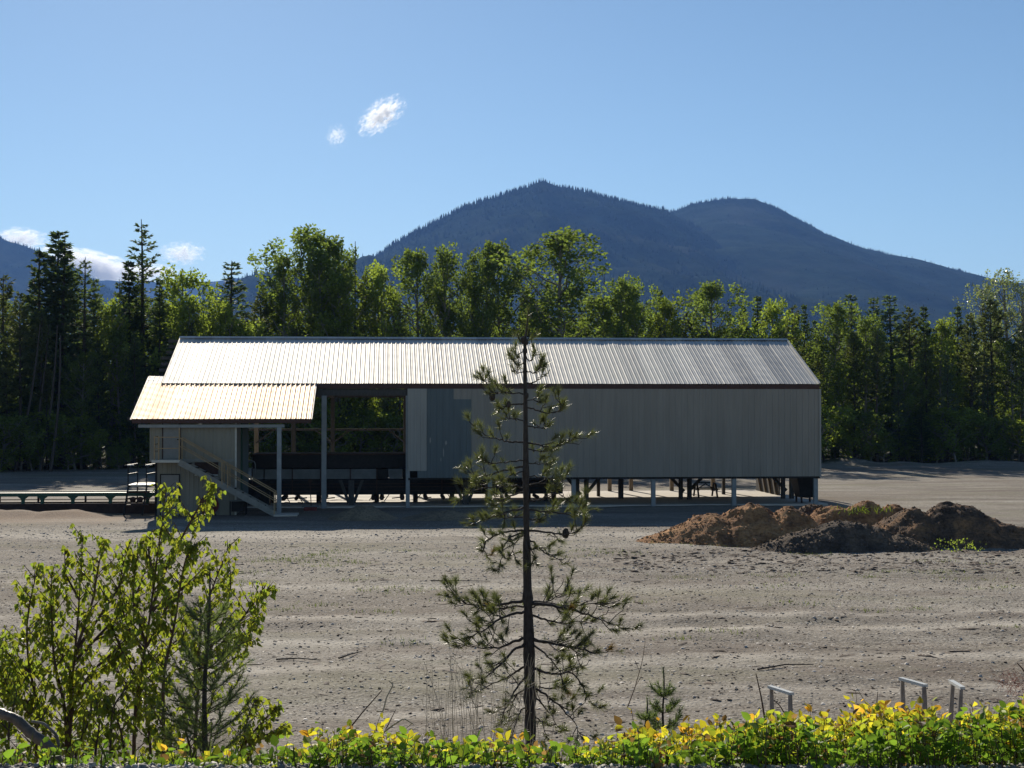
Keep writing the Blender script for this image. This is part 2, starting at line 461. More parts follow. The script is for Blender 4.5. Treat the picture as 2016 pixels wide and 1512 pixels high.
# ------------------------------------------------------------ mountains
def ridge_mesh(name, prof, D, W, mat, seed, namp=.12, back=1200, skew=0.0):
    px = np.array([p[0] for p in prof], float); py = np.array([p[1] for p in prof], float)
    s = np.linspace(px[0], px[-1], 340); yy = np.interp(s, px, py)
    X = px2x(s, D); Zr = py2z(yy, D)
    Zr = Zr + 9 * (D / 5000) * fbm(X / 90, X * 0 + seed, 4, seed)
    w = np.concatenate([-np.linspace(back, 60, 8), np.linspace(0, 1, 90) ** 1.15 * W])
    V = []
    for wk in w:
        if wk < 0:
            z = Zr * (1 - .5 * (-wk / back)) - 30; V.append(np.stack([X, X * 0 + D - wk, z], -1)); continue
        t = wk / W
        xk = X + skew * wk
        prof_z = (1 - t) ** 1.15
        fade = min(1, t * 5) * (1 - t) ** .4
        nz = fbm((X - wk * .55) / 260, wk / 900 + X * 0, 5, seed + 3) * namp * Zr.max() * fade
        V.append(np.stack([X + skew * wk, X * 0 + D - wk, Zr * prof_z + nz - 2 * t], -1))
    V = np.array(V); m, n = V.shape[:2]
    i = np.arange(m - 1)[:, None] * n; j = np.arange(n - 1)[None, :]
    F = np.stack([i + j, i + n + j, i + n + j + 1, i + j + 1], -1).reshape(-1, 4)
    o = link(name, np_mesh(name, V.reshape(-1, 3), F), mat, smooth=True)
    setp(o, kind='structure')
    return V
MAIN = [(380, 640), (450, 585), (500, 556), (530, 545), (580, 548), (640, 542), (700, 523), (740, 502), (800, 466), (850, 441), (900, 415), (950, 394), (1000, 380), (1030, 370), (1048, 362), (1070, 354), (1084, 358),
        (1100, 367), (1150, 378), (1200, 392), (1250, 405), (1310, 417), (1370, 445), (1450, 492), (1550, 548), (1700, 620), (1900, 700), (2100, 760)]
SEC = [(1180, 470), (1280, 432), (1330, 416), (1360, 403), (1400, 394), (1440, 391), (1487, 391), (1520, 402), (1560, 424), (1600, 448), (1650, 472), (1700, 488), (1750, 500), (1800, 514), (1850, 526),
       (1895, 536), (1925, 552), (1955, 570), (1990, 594), (2060, 620), (2300, 700)]
LEFT = [(-400, 380), (-150, 425), (0, 468), (50, 484), (100, 506), (150, 530), (200, 560), (250, 592), (300, 625), (420, 720)]
FARR = [(-300, 530), (60, 545), (200, 551), (300, 556), (380, 558), (430, 550), (500, 545), (560, 548), (700, 570), (900, 600), (1300, 640), (2400, 660)]
VM = ridge_mesh('mountain', MAIN, 4600, 2600, M['mount'], 11, .20)
VS = ridge_mesh('mountain', SEC, 5100, 2900, M['mount'], 23, .10)
VL = ridge_mesh('mountain', LEFT, 5600, 2600, M['mount'], 31, .07)
ridge_mesh('hills', FARR, 9000, 2500, M['mount_far'], 41, .05)
# conifers growing along the ridges and over the upper slopes
def wood(V, count, h0, seed, near_ridge=.5):
    r = R(seed); m, n = V.shape[:2]
    P = []
    k = r.rand(count) * (n - 2); a = k.astype(int); f = (k - a)[:, None]
    row = np.where(r.rand(count) < near_ridge, 8 + np.floor(r.rand(count) ** 2 * 6), 8 + np.floor(r.rand(count) ** 1.1 * (m - 20))).astype(int)
    P = V[row, a] * (1 - f) + V[row, a + 1] * f
    clump = vnoise(P[:, 0] / 60, P[:, 1] / 60, seed)
    keep = (r.rand(count) < .3 + clump); P = P[keep]; clump = clump[keep]
    H = h0 * (.4 + .8 * r.rand(len(P)) * (.5 + clump)); Rr = H * (.16 + .08 * r.rand(len(P)))
    ang = np.arange(5) / 5 * 2 * math.pi
    base = P[:, None, :] + np.stack([np.cos(ang), np.sin(ang), np.zeros(5)], -1)[None] * Rr[:, None, None] - np.array([0, 0, 3.])
    top = P + np.stack([0 * H, 0 * H, H], -1)
    VV = np.concatenate([base, top[:, None, :]], 1)
    b = (np.arange(len(P)) * 6)[:, None, None]
    F = np.array([(q, (q + 1) % 5, 5) for q in range(5)])[None] + b
    return VV.reshape(-1, 3), F.reshape(-1, 3)
WV, WF, wb = [], [], 0
for Vk, c, h, s_, nr in ((VM, 18000, 14, 1, .2), (VS, 6000, 9, 2, .4), (VL, 4000, 12, 3, .3)):
    v, f = wood(Vk, c, h, s_, nr); WV.append(v); WF.append(f + wb); wb += len(v)
w = link('far_off_wood', np_mesh('far_off_wood', np.concatenate(WV), np.concatenate(WF)), M['mount'])
setp(w, kind='stuff', label='dark conifer wood covering the distant mountain ridges', cat='wood')

# ------------------------------------------------------------ clouds
def cloudmat(name, dens, seed, thr=.5, sc=4.4):
    m = bpy.data.materials.new(name); m.use_nodes = True; t = m.node_tree; t.nodes.clear()
    out = t.nodes.new('ShaderNodeOutputMaterial'); pv = t.nodes.new('ShaderNodeVolumePrincipled')
    tc = t.nodes.new('ShaderNodeTexCoord'); mp = t.nodes.new('ShaderNodeMapping'); mp.inputs['Location'].default_value = (seed, seed * .7, 0)
    n = t.nodes.new('ShaderNodeTexNoise'); n.inputs['Scale'].default_value = sc; n.inputs['Detail'].default_value = 6; n.inputs['Roughness'].default_value = .68; n.inputs['Distortion'].default_value = .35
    ln = t.nodes.new('ShaderNodeVectorMath'); ln.operation = 'LENGTH'
    a = t.nodes.new('ShaderNodeMath'); a.operation = 'MULTIPLY_ADD'; a.inputs[1].default_value = -.55; a.inputs[2].default_value = .42
    b = t.nodes.new('ShaderNodeMath'); b.operation = 'MULTIPLY_ADD'; b.inputs[1].default_value = 2.4
    c = t.nodes.new('ShaderNodeMath'); c.operation = 'SUBTRACT'; c.inputs[1].default_value = 1.2 + (thr - .5) * 2; 
    d = t.nodes.new('ShaderNodeMath'); d.operation = 'MULTIPLY'; d.inputs[1].default_value = dens * 8; 
    e = t.nodes.new('ShaderNodeMath'); e.operation = 'MAXIMUM'; e.inputs[1].default_value = 0
    lk = t.links.new
    lk(tc.outputs['Object'], mp.inputs[0]); lk(mp.outputs[0], n.inputs['Vector']); lk(tc.outputs['Object'], ln.inputs[0])
    lk(ln.outputs['Value'], a.inputs[0]); lk(n.outputs['Fac'], b.inputs[0]); lk(a.outputs[0], b.inputs[2]); lk(b.outputs[0], c.inputs[0]); lk(c.outputs[0], d.inputs[0]); lk(d.outputs[0], e.inputs[0])
    lk(e.outputs[0], pv.inputs['Density']); pv.inputs['Color'].default_value = (1, 1, 1, 1); pv.inputs['Anisotropy'].default_value = .35
    lk(pv.outputs[0], out.inputs['Volume'])
    m.cycles.homogeneous_volume = False
    return m
def cloud(label, px, py, wpx, hpx, D, seed, tilt=0, dens=.012, thr=.5):
    bpy_me = bpy.data.meshes.new('cloud')
    import bmesh
    bm = bmesh.new(); bmesh.ops.create_icosphere(bm, subdivisions=3, radius=1); bm.to_mesh(bpy_me); bm.free()
    o = link('cloud', bpy_me, cloudmat('cloud', dens * 12000 / D, seed, thr))
    sx = wpx / FPX * D / 2; sz = hpx / FPX * D / 2
    o.location = (px2x(px, D), D, py2z(py, D)); o.scale = (sx, max(sx, sz) * .8, sz); o.rotation_euler = (0, -rad(tilt), 0)
    return setp(o, label, 'cloud')
cloud('small bright white cloud alone high in the blue sky', 750, 226, 124, 62, 12500, 3.1, tilt=36, dens=.012, thr=.57)
cloud('faint wispy scrap of cloud just lower left of the bright small cloud', 662, 266, 56, 50, 12500, 7.7, tilt=60, dens=.005, thr=.57)
cloud('small rounded white cloud right above the low hills, right of the tallest spire conifer', 358, 498, 100, 52, 12000, 12.3, dens=.005, thr=.54)
cloud('white cloud resting on the shoulder of the left mountain at the photo edge', 38, 470, 120, 50, 12000, 17.9, dens=.005, thr=.52)
cloud('long bank of white cloud low behind the left mountain slope', 190, 528, 260, 70, 12000, 24.2, tilt=-14, dens=.005, thr=.50)
cloud('pale cloud low behind the tall spire conifer, above the distant hills', 300, 535, 130, 40, 12000, 31.0, tilt=-5, dens=.004, thr=.52)

# ------------------------------------------------------------ shed (local frame: u along the front, v into the depth)
YAW = math.atan2(.0824, 1)
CU, SU = math.cos(YAW), math.sin(YAW)
OX, OY = -5.06, 71.93
def U(px, v=0.0):
    t = (px - 1008) / FPX
    return (t * (OY + CU * v) - OX + SU * v) / (CU - SU * t)
def YD(u, v): return OY + SU * u + CU * v
def Z(py, u, v): return CAMZ + (800 - py) / FPX * YD(u, v)
def W(u, v, z=0.0): return (OX + CU * u - SU * v, YD(u, v), z)

shed = thing('sawmill_shed', 'long open-sided metal shed with a bright ribbed roof and a stair at its left end', 'shed', (OX, OY, 0), YAW)
SL = math.tan(rad(22)); ZE = 6.06
def zr(v): return ZE + SL * v
RV = 6.1; BV = 12.2
UL, UR = -11.8, 20.45

def ribbed_sheet(u0, u1, z_of, v0, v1, mat, name, parent, pitch=.2286, rib=.014, thick=.004, seed=1, minor=True, off=0.0):
    """sheet of ribbed metal in the roof plane; ribs run up the slope"""
    us = [0.0]; hs = [0.0]; x = 0.0
    prof = [(0, 0), (.030, 1), (.050, 1), (.080, 0)]
    k = 0
    pts = []
    while x < (u1 - u0):
        for a, h in prof: pts.append((x + a, h * rib))
        if minor:
            for mm in (.14,):
                pts += [(x + mm, 0), (x + mm + .008, rib * .22), (x + mm + .018, rib * .22), (x + mm + .026, 0)]
        x += pitch
    pts = [(min(a, u1 - u0), h) for a, h in pts] + [(u1 - u0, 0)]
    pts = [p for q, p in enumerate(pts) if q == 0 or p[0] > pts[q-1][0] + 1e-5]
    r = R(seed)
    nv = 26
    vs = np.linspace(v0, v1, nv)
    A = np.array(pts); n = len(A)
    up = np.array([0, -math.sin(rad(22)), math.cos(rad(22))])
    panel = np.floor(A[:, 0] / .9144).astype(int)
    tilt = r.randn(panel.max() + 1) * .0035; 
    V = []
    for q, v in enumerate(vs):
        wob = .0016 * np.sin(A[:, 0] * 5.1 + q * 1.7) + .0025 * (vnoise(A[:, 0] * 1.1, A[:, 0] * 0 + q * .8, seed) - .5) * 2
        lt = tilt[panel] * ((A[:, 0] / .9144) % 1 - .5) * 2
        hh = A[:, 1] + wob + lt + off
        V.append(np.stack([u0 + A[:, 0], v + up[1] * hh, z_of(v) + up[2] * hh], -1))
    V = np.array(V).reshape(-1, 3)
    i = np.arange(nv - 1)[:, None] * n; j = np.arange(n - 1)[None, :]
    F = np.stack([i + j, i + j + 1, i + n + j + 1, i + n + j], -1).reshape(-1, 4)
    return link(name, np_mesh(name, V, F), mat, parent)
roof = ribbed_sheet(UL, UR, zr, -.02, RV, M['roof'], 'roof', shed, seed=4)
roof['label'] = 'bright galvanised front roof slope'
MB().poly([(UL, RV + .01, zr(RV) + .01), (UR, RV + .01, zr(RV) + .01), (UR, BV + .25, zr(-.25)), (UL, BV + .25, zr(-.25))]).build('roof', M['roof'], shed)
LL, LR = U(258, -4.1), U(613, -4.1)
lt = ribbed_sheet(LL, LR, lambda v: zr(v) - .022, -4.12, 0.0, M['roof_old'], 'lean_to_roof', shed, seed=9)
lt['label'] = 'warm-toned weathered lean-to roof over the stair'
ribbed_sheet(LL, UL - .02, lambda v: zr(v) - .035, .01, .95, M['roof'], 'lean_to_roof', shed, seed=12)
# bright flashing strips along the rakes, ridge cap
MB().beam((LR - .04, -4.13, zr(-4.13) - .04), (LR - .04, -.05, zr(-.05) - .04), .16, .03).build('rake_flashing', M['roof'], shed)
MB().beam((LL + .02, -4.13, zr(-4.13) - .05), (LL + .02, .9, zr(.9) - .05), .12, .03).build('rake_flashing', M['roof'], shed)
MB().beam((UR - .02, -.02, zr(0) + .02), (UR - .02, RV, zr(RV) + .02), .10, .06).build('rake_flashing', M['roof'], shed)
MB().poly([(UL, RV - .22, zr(RV - .22) + .055), (UR, RV - .22, zr(RV - .22) + .055), (UR, RV, zr(RV) + .075), (UL, RV, zr(RV) + .075)]).poly(
    [(UL, RV, zr(RV) + .075), (UR, RV, zr(RV) + .075), (UR, RV + .25, zr(RV - .25) + .05), (UL, RV + .25, zr(RV - .25) + .05)]).build('ridge_cap', M['roof'], shed)
# eave trims
tr = MB()
tr.box(UL + .1, UR - .02, -.02, .07, ZE - .26, ZE - .035)
tr.build('eave_trim', M['brown_trim'], shed)
MB().box(LL + .05, LR, -4.16, -4.08, zr(-4.12) - .22, zr(-4.12) - .045).build('eave_trim', M['brown_trim'], shed)
MB().box(LL + .3, U(560, -4.0), -4.0, -3.86, zr(-4.12) - .42, zr(-4.12) - .28).build('eave_beam', M['post'], shed)
# purlins and rafters
for k, v in enumerate(np.linspace(.35, RV - .15, 8)):
    MB().box(UL - .42 - .15 * (k % 3 == 1), UR - .15, v - .03, v + .03, zr(v) - .20, zr(v) - .05).build('purlin', M['wood_dark'], shed)
for v in np.linspace(RV + .4, BV - .2, 6):
    MB().box(UL + .1, UR - .15, v - .03, v + .03, zr(2 * RV - v) - .20, zr(2 * RV - v) - .05).build('purlin', M['wood_dark'], shed)
for v in np.linspace(-3.7, -.5, 5):
    MB().box(LL - .22, LR - .1, v - .03, v + .03, zr(v) - .27, zr(v) - .12).build('purlin', M['wood_dark'], shed)
for u in (-12.2, -10.4, -8.6, -6.7, -4.75):
    MB().beam((u, -3.95, zr(-3.95) - .36), (u, -.1, zr(-.1) - .36), .07, .17).build('rafter', M['wood_dark'], shed)
UP = [U(px) for px in (638, 803, 965, 1130, 1287, 1446, 1607)]
for u in [-11.6, U(480, 1)] + UP:
    b = MB()
    b.beam((u, .12, ZE - .42), (u, RV, zr(RV) - .38), .10, .26).beam((u, RV, zr(RV) - .38), (u, BV - .1, ZE - .42), .10, .26)
    b.build('rafter', M['wood_dark'], shed)
    MB().box(u - .06, u + .06, .12, BV - .1, ZE - .62, ZE - .40).build('tie_beam', M['wood_dark'], shed)
MB().box(UL + .3, UP[1], .09, .25, ZE - .60, ZE - .28).build('header_beam', M['wood_dark'], shed)
MB().box(UL + .3, UR - .2, BV - .25, BV - .1, ZE - .62, ZE - .30).build('header_beam', M['wood_dark'], shed)

def siding_panel(u0, u1, v, z0, z1, mat, name, pitch=.3048, face=-1, depth=.02, parent=shed):
    pts = []; x = 0
    while x < u1 - u0:
        pts += [(x, 0), (x + .03, depth), (x + .055, depth), (x + .085, 0), (x + .16, 0), (x + .17, depth * .3), (x + .19, depth * .3), (x + .20, 0)]
        x += pitch
    pts = [(min(a, u1 - u0), h) for a, h in pts if a < u1 - u0] + [(u1 - u0, 0)]
    b = MB()
    for (a, h), (c, k) in zip(pts[:-1], pts[1:]):
        b.poly([(u0 + a, v + face * h, z0), (u0 + c, v + face * k, z0), (u0 + c, v + face * k, z1), (u0 + a, v + face * h, z1)])
    bk = v - face * .012
    b.poly([(u0, bk, z0), (u0, bk, z1), (u1, bk, z1), (u1, bk, z0)])
    return b.build(name, mat, parent)
zb = Z(939.5, 8, 0); zt = ZE - .26
zpb = Z(786, U(893), 0)
uA, uB, uC, uD = U(803), U(840.5), U(893), U(928)
w0 = siding_panel(uA - .02, uB, -.035, Z(927, 0, 0), zt, M['siding_light'], 'wall'); w0['label'] = 'short light tan strip of front siding'
w1 = siding_panel(U(822), uC, -.006, zb, zt - .002, M['siding_blue'], 'wall'); w1['label'] = 'blue-grey replaced siding with scraped paint'
siding_panel(uC, uD, -.006, zb, zpb, M['siding_blue'], 'wall')
siding_panel(uC, uD, -.004, zpb, zt, M['siding'], 'wall')
w2 = siding_panel(uD, U(1614), -.004, zb, zt, M['siding'], 'wall'); w2['label'] = 'long tan ribbed front wall'
# scraped paint scars on the blue panel
def scar(u, z, w, h, seed):
    r = R(seed); pts = []
    for k in range(14):
        a = k / 14 * 2 * math.pi
        q = .55 + .6 * r.rand()
        pts.append((u + w * math.cos(a) * q, -.0320 , z + h * math.sin(a) * q))
    MB().poly(pts).build('bare_patch', M['siding_light'], shed)
scar(U(847), Z(866, 0, 0), .04, .20, 1); scar(U(878), Z(872, 0, 0), .07, .13, 2); scar(U(873), Z(892, 0, 0), .035, .25, 3); scar(U(868), Z(905, 0, 0), .02, .1, 4)
# thin vertical stain lines of overlapping sheets
MB().box(uA + .02, U(1614), -.003, .09, zb - .10, zb).build('bottom_girt', M['dark_steel'], shed)
MB().box(U(1612.5), U(1616), -.05, .10, zb - .02, zt).build('corner_trim', M['siding_light'], shed)
for z in (2.6, 3.8, 5.0):
    MB().box(uA, UR - .2, .02, .12, z, z + .1).build('girt', M['wood_dark'], shed)
# back wall, right end wall, closed gable
siding_panel(UP[1], UR - .1, BV, 2.9, ZE - .1, M['siding'], 'back_wall', face=1)
e = MB()
e.box(UR - .16, UR - .10, .05, BV, zb, ZE - .1)
e.prism([(UR - .16, .05, ZE - .1), (UR - .16, BV, ZE - .1), (UR - .16, RV, zr(RV) - .15)], (.06, 0, 0))
e.build('end_wall', M['siding'], shed)
b = MB()
b.box(UR - .16, UR - .10, 7.2, BV + .1, .05, zb)
b.build('end_wall', M['wood_dark'], shed)
for k in range(4):
    v = 7.6 + k * 1.15
    MB().beam((UR - .20, v, .1), (UR - .20, v + .9, 1.45), .05, .12, up=(1, 0, 0)).build('brace', M['post_warm'], shed)
# front posts
def post(u, v, z0, z1, w=.2, d=.2, mat='post', name='post'):
    return MB().box(u - w/2, u + w/2, v - d/2, v + d/2, z0, z1).build(name, M[mat], shed, bevel=.01)
post(UP[0], .05, -.05, ZE - .60, .24, .22)
post(UP[1], .13, -.05, ZE - .60, .20, .20)
for u in UP[2:]:
    post(u, .18, -.05, zb + .4, .21, .2)
post(U(550, -4.0), -4.0, -.05, zr(-4.1) - .42, .20, .2, 'post')
# back posts; dim ones in the open bay get darker timber, shade put into colour
for px, v, mt in ((505, BV, 'post_warm'), (578, BV, 'wood_dark'), (655, BV, 'wood_dark'), (798, BV, 'wood_dark'), (1200, BV, 'post_warm'), (1242, BV + .3, 'post_warm'), (1322, BV, 'post_warm'), (1403, BV, 'post_warm'), (1503, BV - .1, 'post_warm')):
    u = U(px, v); post(u, v, -.05, ZE - .62, .24 if px < 600 else .22, .2, mt)
# inner timber posts with knee braces carrying floor beams
def ypost(px, v, ztop=1.62, wide=.28, arms=(1, 1), spread=.95, double=False):
    u = U(px, v); z0 = -.02
    if double:
        post(u - .30, v, z0, ztop, .2, .22, 'wood_dark'); post(u + .16, v, z0, ztop, .22, .22, 'wood_dark')
    else:
        post(u, v, z0, ztop, wide, .24, 'wood_dark')
    for s, on in ((-1, arms[0]), (1, arms[1])):
        if on:
            MB().beam((u + s * .12, v, ztop - 1.12), (u + s * spread, v, ztop + .02), .15, .15).build('knee_brace', M['wood_dark'], shed)
ypost(692, 1.2, 1.3, .28, spread=.55); ypost(917, 1.4, 1.3, .30, spread=.6)
ypost(1148, 1.9, double=True, spread=1.05); ypost(1351, 4.4, double=True, spread=1.25); ypost(1552, 4.6, double=True, spread=1.3)
for px, v in ((1222, 5.2), (1178, 7.4), (1424, 8.6), (988, 3), (1075, 3.6)):
    post(U(px, v), v, -.02, 1.7, .26 if px == 1222 else .17, .2, 'wood_dark')
for v in (.5, 1.9, 4.5, 7.4):
    MB().box(UP[2], UR - .3, v - .09, v + .09, 1.62, 1.86).build('floor_beam', M['wood_dark'], shed)
for k, u in enumerate(np.linspace(U(1110, 4), UR - .6, 11)):
    MB().box(u - .07, u + .07, .2, 7.6 if k % 3 else 9.2, 1.862, 2.05).build('joist', M['wood_dark'], shed)
MB().box(UP[2], UR - .25, .2, 3.4, 2.052, 2.10).build('floor', M['wood_dark'], shed)
# interior lines seen through the open bay
MB().box(UL + .3, UP[1], BV - .08, BV + .02, Z(848, -3, BV), Z(844, -3, BV)).build('girt', M['wood_dark'], shed)
MB().box(U(500, BV), UP[1], BV - .1, BV, Z(895, -3, BV), Z(892.4, -3, BV)).build('girt', M['post_warm'], shed)
for a, c in ((505, 540), (655, 620), (655, 690), (798, 765)):
    ua, uc = U(a, BV), U(c, BV)
    MB().beam((ua, BV - .15, Z(872, ua, BV)), (uc, BV - .15, Z(846, uc, BV)), .08, .08).build('knee_brace', M['wood_dark'], shed)

# control room at the left end
RVF = -3.7
rU0, rU1 = U(295, RVF), U(465, RVF)
lU0, lU1 = U(309, RVF), U(452, RVF)
zl = Z(905, -11, -4.4)
def zroom(v): return zr(v) - .36
ztop = zr(RVF) - .36
siding_panel(rU0, rU1, RVF, zl + .002, ztop, M['siding_room'], 'room_wall', pitch=.2, depth=.014)
siding_panel(lU0, lU1 + .25, RVF + .01, -.05, zl - .12, M['siding_room'], 'room_wall', pitch=.2, depth=.014)
sw = MB().prism([(rU1, RVF, -.05), (rU1, 2.3, -.05), (rU1, 2.3, ZE - .3), (rU1, 0, ZE - .4), (rU1, RVF, ztop)], (-.06, 0, 0)).build('room_wall', M['siding_room'], shed)
MB().prism([(rU0, RVF + .02, zl), (rU0, 2.3, zl), (rU0, 2.3, ZE - .3), (rU0, 0, ZE - .4), (rU0, RVF + .02, ztop)], (.05, 0, 0)).build('room_wall', M['siding_room'], shed)
MB().box(lU0, lU0 + .05, RVF + .03, 2.3, -.05, zl - .12).build('room_wall', M['siding_room'], shed)
MB().box(rU0 + .06, rU1 - .07, 2.24, 2.3, -.05, ZE - .4).build('room_wall', M['siding_room'], shed)
MB().box(rU0, rU1 - .06, RVF - .01, 2.2, zl - .12, zl - .002).build('room_floor', M['stair'], shed)
MB().box(lU0 - .06, lU0 + .02, RVF - .05, RVF + .05, -.05, zl - .13).build('corner_trim', M['dark_steel'], shed)
MB().box(rU1 - .05, rU1 + .03, RVF - .04, RVF + .04, -.05, ztop).build('corner_trim', M['sill'], shed)
MB().box(rU1 + .002, rU1 + .05, -1.6, -.9, -.05, ZE - .9).build('corner_trim', M['green_steel'], shed)
# sliding door edge post next to the room (dark gap)
MB().box(U(474, -1.2), U(489, -1.2), -1.2, -1.12, .6, ZE - 1.05).build('wall', M['siding_blue'], shed)
def frame_rect(u0, u1, v, z0, z1, t, d, mat, name, parent):
    b = MB(); b.box(u0 - t, u0, v - d, v, z0, z1 + t).box(u1, u1 + t, v - d, v, z0, z1 + t).box(u0, u1, v - d, v, z1, z1 + t)
    return b.build(name, mat, parent)
dr = MB().box(U(322, RVF), U(354, RVF), RVF - .04, RVF - .018, zl + .02, zl + 1.72).build('door', M['door'], shed); dr['label'] = 'upper door opening onto the landing'
frame_rect(U(322, RVF), U(354, RVF), RVF - .018, zl + .01, zl + 1.72, .05, .03, M['rust'], 'frame', dr)
MB().cyl((U(351, RVF), RVF - .06, zl + .9), (U(351, RVF), RVF - .10, zl + .9), .03, 8).build('handle', M['dark_steel'], dr)
z1 = Z(935, -11, RVF)
dr = MB().box(U(318, RVF), U(353, RVF), RVF - .04, RVF - .010, .0, z1).build('door', M['door'], shed); dr['label'] = 'lower pale ground-level door'
frame_rect(U(318, RVF), U(353, RVF), RVF - .010, -.02, z1, .05, .05, M['dark_steel'], 'frame', dr)
MB().cyl((U(349, RVF), RVF - .05, .95), (U(349, RVF), RVF - .10, .95), .03, 8).build('handle', M['dark_steel'], dr)
wz0, wz1 = Z(934, -9, RVF), Z(912, -9, RVF)
wf = frame_rect(U(386, RVF), U(428, RVF), RVF - .012, wz0, wz1, .05, .05, M['rust'], 'window', shed); wf['label'] = 'small brown-framed window half hidden by the stair'
MB().box(U(386, RVF), U(428, RVF), RVF - .03, RVF - .02, wz0 + .002, wz1 - .002).build('pane', M['rust'], wf)
MB().box(U(384, RVF), U(430, RVF), RVF - .08, RVF - .012, wz0 - .05, wz0).build('window_sill', M['sill'], wf)
# lamp bracket under eave
MB().beam((U(383, -3.8), -3.72, ztop - .12), (U(396, -3.8), -4.0, ztop - .06), .05, .03).cyl((U(396, -3.8), -4.0, ztop - .1), (U(396, -3.8), -4.0, ztop - .02), .08, 10).build('lamp_bracket', M['sill'], shed)

# stair with landing
SV0, SV1 = -4.75, -3.85
st_u0 = U(356, -4.3); st_u1 = U(545, -4.5); 
MB().box(U(302, -4.3), st_u0 + .03, SV0, RVF - .03, zl - .12, zl - .003).build('landing', M['sill'], shed)
stair = thing('stair', None, None); stair.parent = shed; stair['label'] = 'steel stair climbing left to the landing'
sb = MB(); sb.beam((st_u0, SV0, zl - .1), (st_u1, SV0, .06), .05, .27)
sb.build('stringer', M['stair'], stair)
MB().beam((st_u0, SV1, zl - .1), (st_u1, SV1, .06), .05, .27).build('stringer', M['stair'], stair)
n = 13
for k in range(1, n):
    t = k / n; u = st_u0 + (st_u1 - st_u0) * t; z = zl + (.03 - zl) * t
    MB().box(u - .14, u + .14, SV0 + .03, SV1 - .03, z - .0, z + .035).build('step', M['dark_steel'], stair)
MB().box(st_u1 - .1, st_u1 + .95, SV0 - .2, SV1 + .2, -.05, .07).build('footing', M['concrete'], stair)
for v in (SV0, SV1):
    r_ = MB()
    r_.beam((st_u0, v, zl + 1.0), (st_u1 + .05, v, 1.0), .045, .045).beam((st_u0, v, zl + .62), (st_u1 + .05, v, .62), .035, .035)
    for t in (0.0, .44, .50, .98):
        u = st_u0 + (st_u1 - st_u0) * t; z = zl + (.03 - zl) * t
        r_.box(u - .025, u + .025, v - .026, v + .026, z, z + 1.0)
    r_.build('handrail', M['rail_yellow'], stair)
lr = MB()
ul0 = U(304, -4.7)
for z in (.35, .68, 1.02): lr.box(ul0, ul0 + .04, SV0 + .05, RVF - .1, zl + z, zl + z + .04)
lr.box(ul0, st_u0 - .05, SV0, SV0 + .04, zl + 1.0, zl + 1.04).box(ul0, st_u0 - .05, SV0, SV0 + .04, zl + .5, zl + .54)
for u in (ul0 - .01, U(312, -4.7)): lr.box(u, u + .05, SV0 - .002, SV0 + .05, zl, zl + 1.05)
lr.build('landing_rail', M['rail_yellow'], shed)
post(st_u0 + .0, SV0 + .04, zl - .1, zr(-4.1) - .42, .06, .06, 'rail_yellow', 'landing_post')

# concrete slab under the shed
slab = MB().box(U(478, 1), UR + .5, .35, BV + .25, -.3, .075).build('concrete_slab', M['concrete'])
slab.location = (OX, OY, 0); slab.rotation_euler = (0, 0, YAW); setp(slab, kind='structure')
# ------------------------------------------------------------ things in and around the shed
def sthing(name, label, cat, u, v, group=None, z=0.0):
    o = thing(name, label, cat, W(u, v, z), YAW, group)
    return o, (u, v, z)
# long log conveyor inside the shed
cu0, cu1 = U(484, 2), U(1105, 3)
cv, off = sthing('log_conveyor', 'long dark trough conveyor running inside the shed above the sunlit slab', 'conveyor', cu0, 2.2)
zc = lambda py, v=2.2: Z(py, -3, v)
uz = U(497, 2)
MB().box(uz, cu1, 2.2, 4.6, zc(922), zc(893)).build('trough', M['dark_steel'], cv, off, bevel=.02)
MB().box(uz, cu1, 2.16, 2.19, zc(896), zc(893)).build('rim', M['rust'], cv, off)
MB().box(cu0, cu1, 2.3, 4.5, zc(974), zc(945)).build('frame', M['dark_steel'], cv, off)
for z in (952, 958, 966):
    MB().box(cu0 + .1, cu1, 2.24, 2.298, zc(z + 1.6), zc(z)).build('rail', M['rust'], cv, off)
pe = [497, 520, 576, 632, 690, 742]
for a, b in zip(pe[:-1], pe[1:]):
    MB().box(U(a + 1, 2.2), U(b - 1, 2.2), 2.26, 4.4, zc(943), zc(923.5)).build('side_panel', M['panel_grey'], cv, off)
MB().box(U(766, 2.2), U(792, 2.2), 2.26, 4.4, zc(943), zc(923.5)).build('side_panel', M['panel_grey'], cv, off)
MB().box(U(742, 2.2), U(765, 2.2), 2.34, 4.4, zc(943), zc(923.5)).build('side_panel', M['dark_steel'], cv, off)
MB().box(U(793, 2.2), cu1, 2.3, 4.4, zc(943), zc(923.5)).build('side_panel', M['dark_steel'], cv, off)
for px in (497, 576, 632, 690, 742, 800, 870, 940, 1010, 1080):
    MB().box(U(px, 2.2) - .03, U(px, 2.2) + .03, 2.12, 2.155, zc(972), zc(921)).build('rib', M['rust'], cv, off)
for px in (536, 628, 742, 818, 890, 960, 1040, 1090):
    u = U(px, 3.4)
    MB().box(u - .12, u + .12, 3.3, 3.5, .07, zc(973)).build('leg', M['rust'], cv, off)
r_ = R(5)
for k, px in enumerate((505, 560, 585, 640, 735, 752, 792, 838, 872, 1000, 1056)):
    u = U(px, 3.0); z = zc(978) - .02
    b = MB().cyl((u, 2.4, z - .06), (u, 4.3, z - .06), .09 + .04 * r_.rand(), 12)
    b.build('roller', M['rust'], cv, off)
